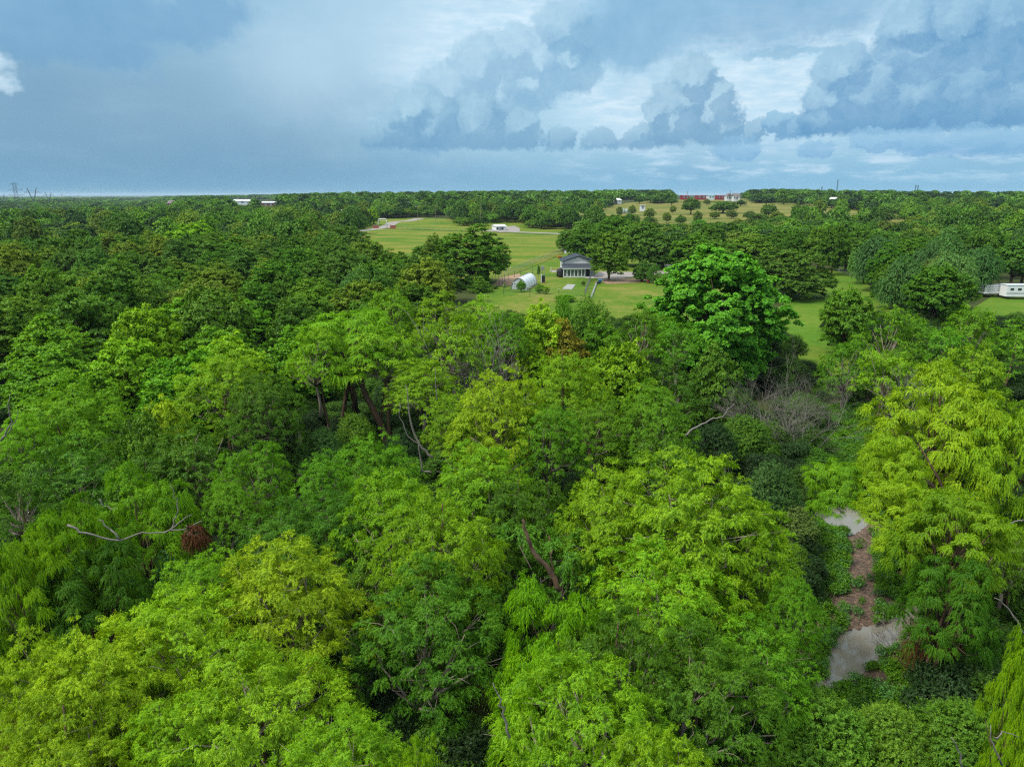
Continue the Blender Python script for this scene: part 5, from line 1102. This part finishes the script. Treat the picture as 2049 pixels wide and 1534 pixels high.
barn(235, 512-33+1, 20, 3, .8, POLY, WHITE, 'white roof glimpsed between the trees of the left wood', 'shed', 'white_roof_shed', 6, .1, D=235, group=GB) if False else None
barn(8, 432, 16, 3, 1, WHITE, POLY, 'white shed at the far left edge', 'shed', 'white_shed', 8, 0, D=560, group=GB)
barn(37, 433, 20, 3, 1.6, WALLG, TEAL, 'house with a teal roof near the far left edge', 'house', 'teal_roof_house', 9, .1, D=560, wins=2, group=GB)
barn(1240, 404, 9, 2, 2, WHITE, WHITE, 'white building behind the grain tanks', 'barn', 'white_barn', 10, .5, D=830, group=GB)
barn(1286, 417, 9, 2.6, .1, WHITE, WHITE, 'white container right of the grain tanks', 'container', 'white_container', 3, 0, D=620, group=GB)
for i, px in enumerate((1247.5, 1254, 1260.5, 1267)):
    o = thing_px('storage_tank', px, 416, 'grey-green storage tank, %s from the left in the row on the pasture edge' % ORD[i], 'storage tank', 0, 'row of storage tanks', D=640)
    MB().lathe((0, 0, 0), [(1.4, -1), (1.4, 3.6), (1.2, 3.8), (.2, 4.1)], 14).build('tank_body', plain('tank_green', (.30, .38, .33), .5), o, True); MB().box((1.2, -1.1, 2), (.1, .1, 4)).build('ladder', STEEL, o); MB().lathe((0, 0, 4.0), [(.3, 0), (.3, .2)], 8).build('hatch', STEEL, o)
for px, w, mt, lb2 in ((1372, 12, REDM, 'leftmost red metal barn on the skyline'), (1404, 17, REDM, 'widest red metal barn on the skyline'), (1443, 13, REDM, 'rightmost red metal barn beside the grey house'), (1424, 11, POLY, 'pale blue shed between the red barns')):
    barn(px, 396, w, 2.6, .6, mt, REDM if mt is REDM else TEAL, lb2, 'barn', 'red_barn' if mt is REDM else 'blue_shed', 14, 0, D=900, doors=2, group='barns on the skyline')
barn(1460, 398, 11, 3, 3.5, WALLG, SHINGLE, 'grey house with steep gables at the right of the red barns', 'house', 'gabled_house', 10, 0, D=860, wins=3, gable=True, group=GB)
barn(1474, 399, 12, 4, 3, WALLG, SHINGLE, 'lower wing building of the steep gabled grey house', 'house', 'gabled_house', 8, 0, D=850, wins=2, group=GB)
barn(1577, 399, 7, 2, 1, WHITE, WHITE, 'small white building left in the right hand ridge wood', 'shed', 'white_shed', 8, 0, D=850, group=GB)
barn(1674, 402, 6, 2, 1.6, POLY, WHITE, 'white gabled house in the right ridge wood', 'house', 'white_gabled_house', 8, .4, D=760, gable=True, group=GB)
# vehicles parked by the ridge wood
for i, (px, lb2) in enumerate([(1617, 'white pickup leftmost of the vehicles by the ridge wood'), (1622.5, 'second vehicle from the left by the ridge wood'), (1645, 'pale van rightmost of the vehicles by the ridge wood')]):
    o = thing_px('parked_car', px, 411, lb2, 'car', 0, 'vehicles parked by the ridge wood', D=640)
    MB().box((0, 0, .75), (4.6, 1.8, .7)).box((-.2, 0, 1.4), (2.4, 1.6, .65), 0, .85).build('body', WHITE if i != 1 else STEEL, o)
    for x in (-1.4, 1.4):
        for y in (-.8, .8): MB().tube([(x, y-.1, .35), (x, y+.1, .35)], .35, 10).build('wheel', BLACKP, o)
    MB().box((-.2, -.78, 1.42), (2.0, .08, .4)).build('window', GLASS, o)
# the stock trailer and panels at the right edge
o = thing_px('stock_trailer', 2036, 613, 'long white livestock trailer with small windows at the right edge', 'trailer', -.05, D=147)
MB().box((.6, 0, 1.75), (8.0, 2.3, 2.3)).build('body', WHITE, o); MB().box((.6, 0, 2.96), (8.2, 2.45, .1)).build('roof', POLY, o)
for k in range(4): MB().box((-2.4+k*1.5, -1.16, 2.1), (.7, .05, .45)).build('window', GLASS, o)
for x in (.8, 1.9): MB().tube([(x, -1.2, .4), (x, -.95, .4)], .4, 14).build('wheel', BLACKP, o); 
MB().box((.6, -1.17, 1.3), (8.0, .03, .12)).build('stripe', STEEL, o)
o = thing_px('flatbed_trailer', 1988, 612, 'white slatted side flatbed trailer left of the livestock trailer', 'trailer', -.05, D=150)
MB().box((0, 0, .9), (6.0, 2.2, .2)).build('deck', WHITE, o)
sl = MB()
for y in (-1.1, 1.1):
    for z in (1.3, 1.7, 2.1, 2.5): sl.box((0, y, z), (6.0, .05, .2))
    for k in range(6): sl.box((-2.9+k*1.16, y+.05, 1.8), (.08, .05, 1.7))
sl.build('side_slats', WHITE, o)
for x in (.2, 1.3): MB().tube([(x, -1.15, .4), (x, -.9, .4)], .4, 14).build('wheel', BLACKP, o)
# ---------------------------------------------------------------- poles, dish, pylons, masts
def pole(px, pt, pb_D, label, name='utility_pole', arm=1.6, r=.15, lamp=False, group='utility poles'):
    p = atD(px, pt, pb_D); z = h1(p.x, p.y); h = p.z-z; o = empty(name, (p.x, p.y, z), 0, label, 'pole', group)
    MB().tube([(0, 0, -.3), (0, 0, h)], [r, r*.7], 6).build('pole_shaft', WOODM, o)
    if arm: MB().box((0, 0, h-.7), (arm, .12, .14)).build('crossarm', WOODM, o)
    if lamp: MB().tube([(0, 0, h-.6), (-.7, -.3, h-.5), (-1.0, -.4, h-.6)], .05, 5).build('lamp_arm', STEEL, o); MB().lathe((-1.0, -.4, h-.95), [(.28, 0), (.34, .2), (.12, .4)], 8).build('lamp_head', WHITE, o, True)
    return o
pole(412, 437, 345, 'light pole with a white lamp left of the satellite dish', 'light_pole', 0, .14, True)
pole(687, 418, 430, 'pole with a white lamp in the wood left of the white arch', 'light_pole', 0, .14, True)
pole(835, 411, 520, 'thin lamp pole in the wood above the hay field', 'light_pole', 0, .12, True)
for i, (px, py, D, lb2) in enumerate([(871, 410, 520, 'thin utility pole above the top edge of the hay field'), (961, 404, 480, 'utility pole above the white low house'), (1087, 398, 560, 'thin utility pole left of the pasture'), (1123, 397, 600, 'thin utility pole at the left end of the pasture'), (305, 405, 640, 'thin utility pole on the left ridge'), (78, 393, 900, 'wooden pole between the first two pylons')]): pole(px, py, D, lb2)
p = atD(441, 453, 330); z = h1(p.x, p.y); o = empty('satellite_dish', (p.x, p.y, z), 0, 'large round satellite dish standing above the left wood', 'satellite dish')
hh_ = p.z-z; MB().tube([(0, 0, -.2), (0, 0, hh_-.1)], .09, 6).build('mast', STEEL, o)
mb = MB(); rr = [(.02, 0), (.45, .03), (.85, .12), (1.2, .26)]; ax = Vector((-.45, -.75, .5)).normalized(); ux = ax.cross(Vector((0, 0, 1))).normalized(); vx = ux.cross(ax)
for r_, d_ in rr:
    for k in range(20): a_ = 2*math.pi*k/20; mb.v.append(tuple(Vector((0, 0, hh_))+ux*(r_*math.cos(a_))+vx*(r_*math.sin(a_))+ax*d_))
for i in range(3):
    for k in range(20): mb.f.append((i*20+k, i*20+(k+1) % 20, (i+1)*20+(k+1) % 20, (i+1)*20+k))
ds = mb.build('dish', POLY, o, True); md = ds.modifiers.new('t', 'SOLIDIFY'); md.thickness = .03
MB().tube([Vector((0, 0, hh_))+ux*1.1+ax*.25, Vector((0, 0, hh_))+ax*1.0], .03, 4).tube([Vector((0, 0, hh_))-ux*1.1+ax*.25, Vector((0, 0, hh_))+ax*1.0], .03, 4).build('feed_horn', BLACKP, o)
def truss(mb, a0, a1, w0, w1, n, r):
    """square lattice leg from a0 to a1"""
    a0, a1 = Vector(a0), Vector(a1); prev = None
    for i in range(n+1):
        t = i/n; c = a0.lerp(a1, t); w = w0+(w1-w0)*t; q = [c+Vector((sx*w/2, sy*w/2, 0)) for sx, sy in ((-1, -1), (1, -1), (1, 1), (-1, 1))]
        if prev:
            for k in range(4): mb.tube([prev[k], q[k]], r, 4); mb.tube([prev[k], q[(k+1) % 4]], r*.6, 3)
        for k in range(4): mb.tube([q[k], q[(k+1) % 4]], r*.6, 3)
        prev = q
def pylon(px, top, D, label, kind):
    p = atD(px, top, D); z = h1(p.x, p.y)-1; h = p.z-z; o = empty('power_pylon', (p.x, p.y, z), .25, label, 'pylon', 'power line pylons')
    k = h/40; mb = MB()
    if kind == 'tower':
        truss(mb, (0, 0, 0), (0, 0, h*.55), 9*k, 3.6*k, 6, .2); truss(mb, (0, 0, h*.55), (0, 0, h), 3.6*k, 3.2*k, 6, .18); mb.build('lattice_body', PYLON, o)
        for zf, L_ in ((.98, 5), (.80, 8.5), (.62, 10)):
            am = MB()
            for s in (-1, 1): am.tube([(s*1.5*k, 0, h*zf), (s*L_*k, 0, h*zf-.6)], .16, 4).tube([(s*1.5*k, 0, h*zf-2.4*k), (s*L_*k, 0, h*zf-.6)], .14, 4).tube([(s*L_*k, 0, h*zf-.6), (s*L_*k, 0, h*zf-3*k)], .12, 4)
            am.build('crossarm', PYLON, o)
    else:
        truss(mb, (0, 0, 0), (0, 0, h*.42), 7*k, 2.2*k, 5, .2)
        for s in (-1, 1): truss(mb, (s*.6*k, 0, h*.42), (s*7.5*k, 0, h), 1.6*k, .7*k, 5, .15)
        mb.build('lattice_body', PYLON, o)
        am = MB().tube([(-13*k, 0, h*.80), (-5.5*k, 0, h*.86), (5.5*k, 0, h*.86), (13*k, 0, h*.80)], .22, 4).tube([(-13*k, 0, h*.80), (13*k, 0, h*.80)], .18, 4)
        for x in (-13, -4.5, 4.5, 13): am.tube([(x*k, 0, h*.80), (x*k, 0, h*.80-3*k)], .12, 4)
        am.build('crossarm', PYLON, o)
    return o
pylon(28, 366, 1150, 'tallest lattice pylon near the left edge of the skyline', 'tower')
pylon(2, 388, 1500, 'pylon arm cut by the left edge of the skyline', 'v')
pylon(63, 376, 1300, 'second pylon from the left, with a spreading V-shaped head', 'v'); pylon(96, 385, 1700, 'third, smaller V-headed pylon from the left', 'v')
for i, (px, py, D) in enumerate([(123, 388, 1500), (155, 391, 1700), (164, 393, 1700), (181, 395, 2000), (199, 393, 1900), (213, 395, 2100), (236, 394, 2100), (245, 394, 2300), (258, 393, 2300)]):
    pole(px, py, D, 'far power pole on the left skyline, %s from the left' % ORD[i], 'power_pole', 12 if i in (0, 1, 4) else 6, .5, group='far power poles')
def mast(px, top, D, label):
    p = atD(px, top, D); z = h1(p.x, p.y)-1; o = empty('radio_mast', (p.x, p.y, z), 0, label, 'mast', 'radio masts on the skyline'); h = p.z-z
    mb = MB(); truss(mb, (0, 0, 0), (0, 0, h), 2.0, 1.0, 22, .14); mb.build('lattice_body', PYLON, o)
    MB().lathe((0, 0, h-3), [(.9, 0), (.9, 2)], 8).build('antenna', PYLON, o)
mast(1677, 359, 1450, 'tallest radio mast on the right skyline'); mast(1645, 373, 1450, 'short radio mast left of the tallest one'); mast(1833, 370, 1450, 'left one of the twin radio masts at the far right'); mast(1837.5, 371, 1450, 'right one of the twin radio masts at the far right')
p = atD(1076, 383, 2600); z = h1(p.x, p.y); o = empty('water_tower', (p.x, p.y, z), 0, 'white water tower just above the skyline at the centre', 'water tower'); h = p.z-z
MB().lathe((0, 0, h-9), [(.8, 0), (4, 1.5), (6, 4), (5.5, 6.5), (3, 8.4), (.5, 9)], 16).build('tank_bowl', WHITE, o, True); MB().tube([(0, 0, -1), (0, 0, h-8.5)], 1.0, 8).build('stem', WHITE, o)
pole(1375.5, 382, 950, 'tall light mast above the leftmost red barn', 'light_mast', 3, .35); pole(1462, 381, 1000, 'mast above the steep gabled grey house', 'light_mast', 2, .35)
#@@END
# ---------------------------------------------------------------- the air between here and the horizon
hm = MB().box((0, 10900, 24), (33000, 22600, 72)); hv = bpy.data.materials.new('haze_air'); hv.use_nodes = True; nt = hv.node_tree; nt.nodes.clear()
pv = nt.nodes.new('ShaderNodeVolumePrincipled'); pv.inputs['Density'].default_value = 5e-5; pv.inputs['Color'].default_value = (.62, .80, .95, 1); pv.inputs['Anisotropy'].default_value = 0
ou = nt.nodes.new('ShaderNodeOutputMaterial'); nt.links.new(pv.outputs[0], ou.inputs['Volume'])
tag(hm.build('haze', hv), kind='stuff')
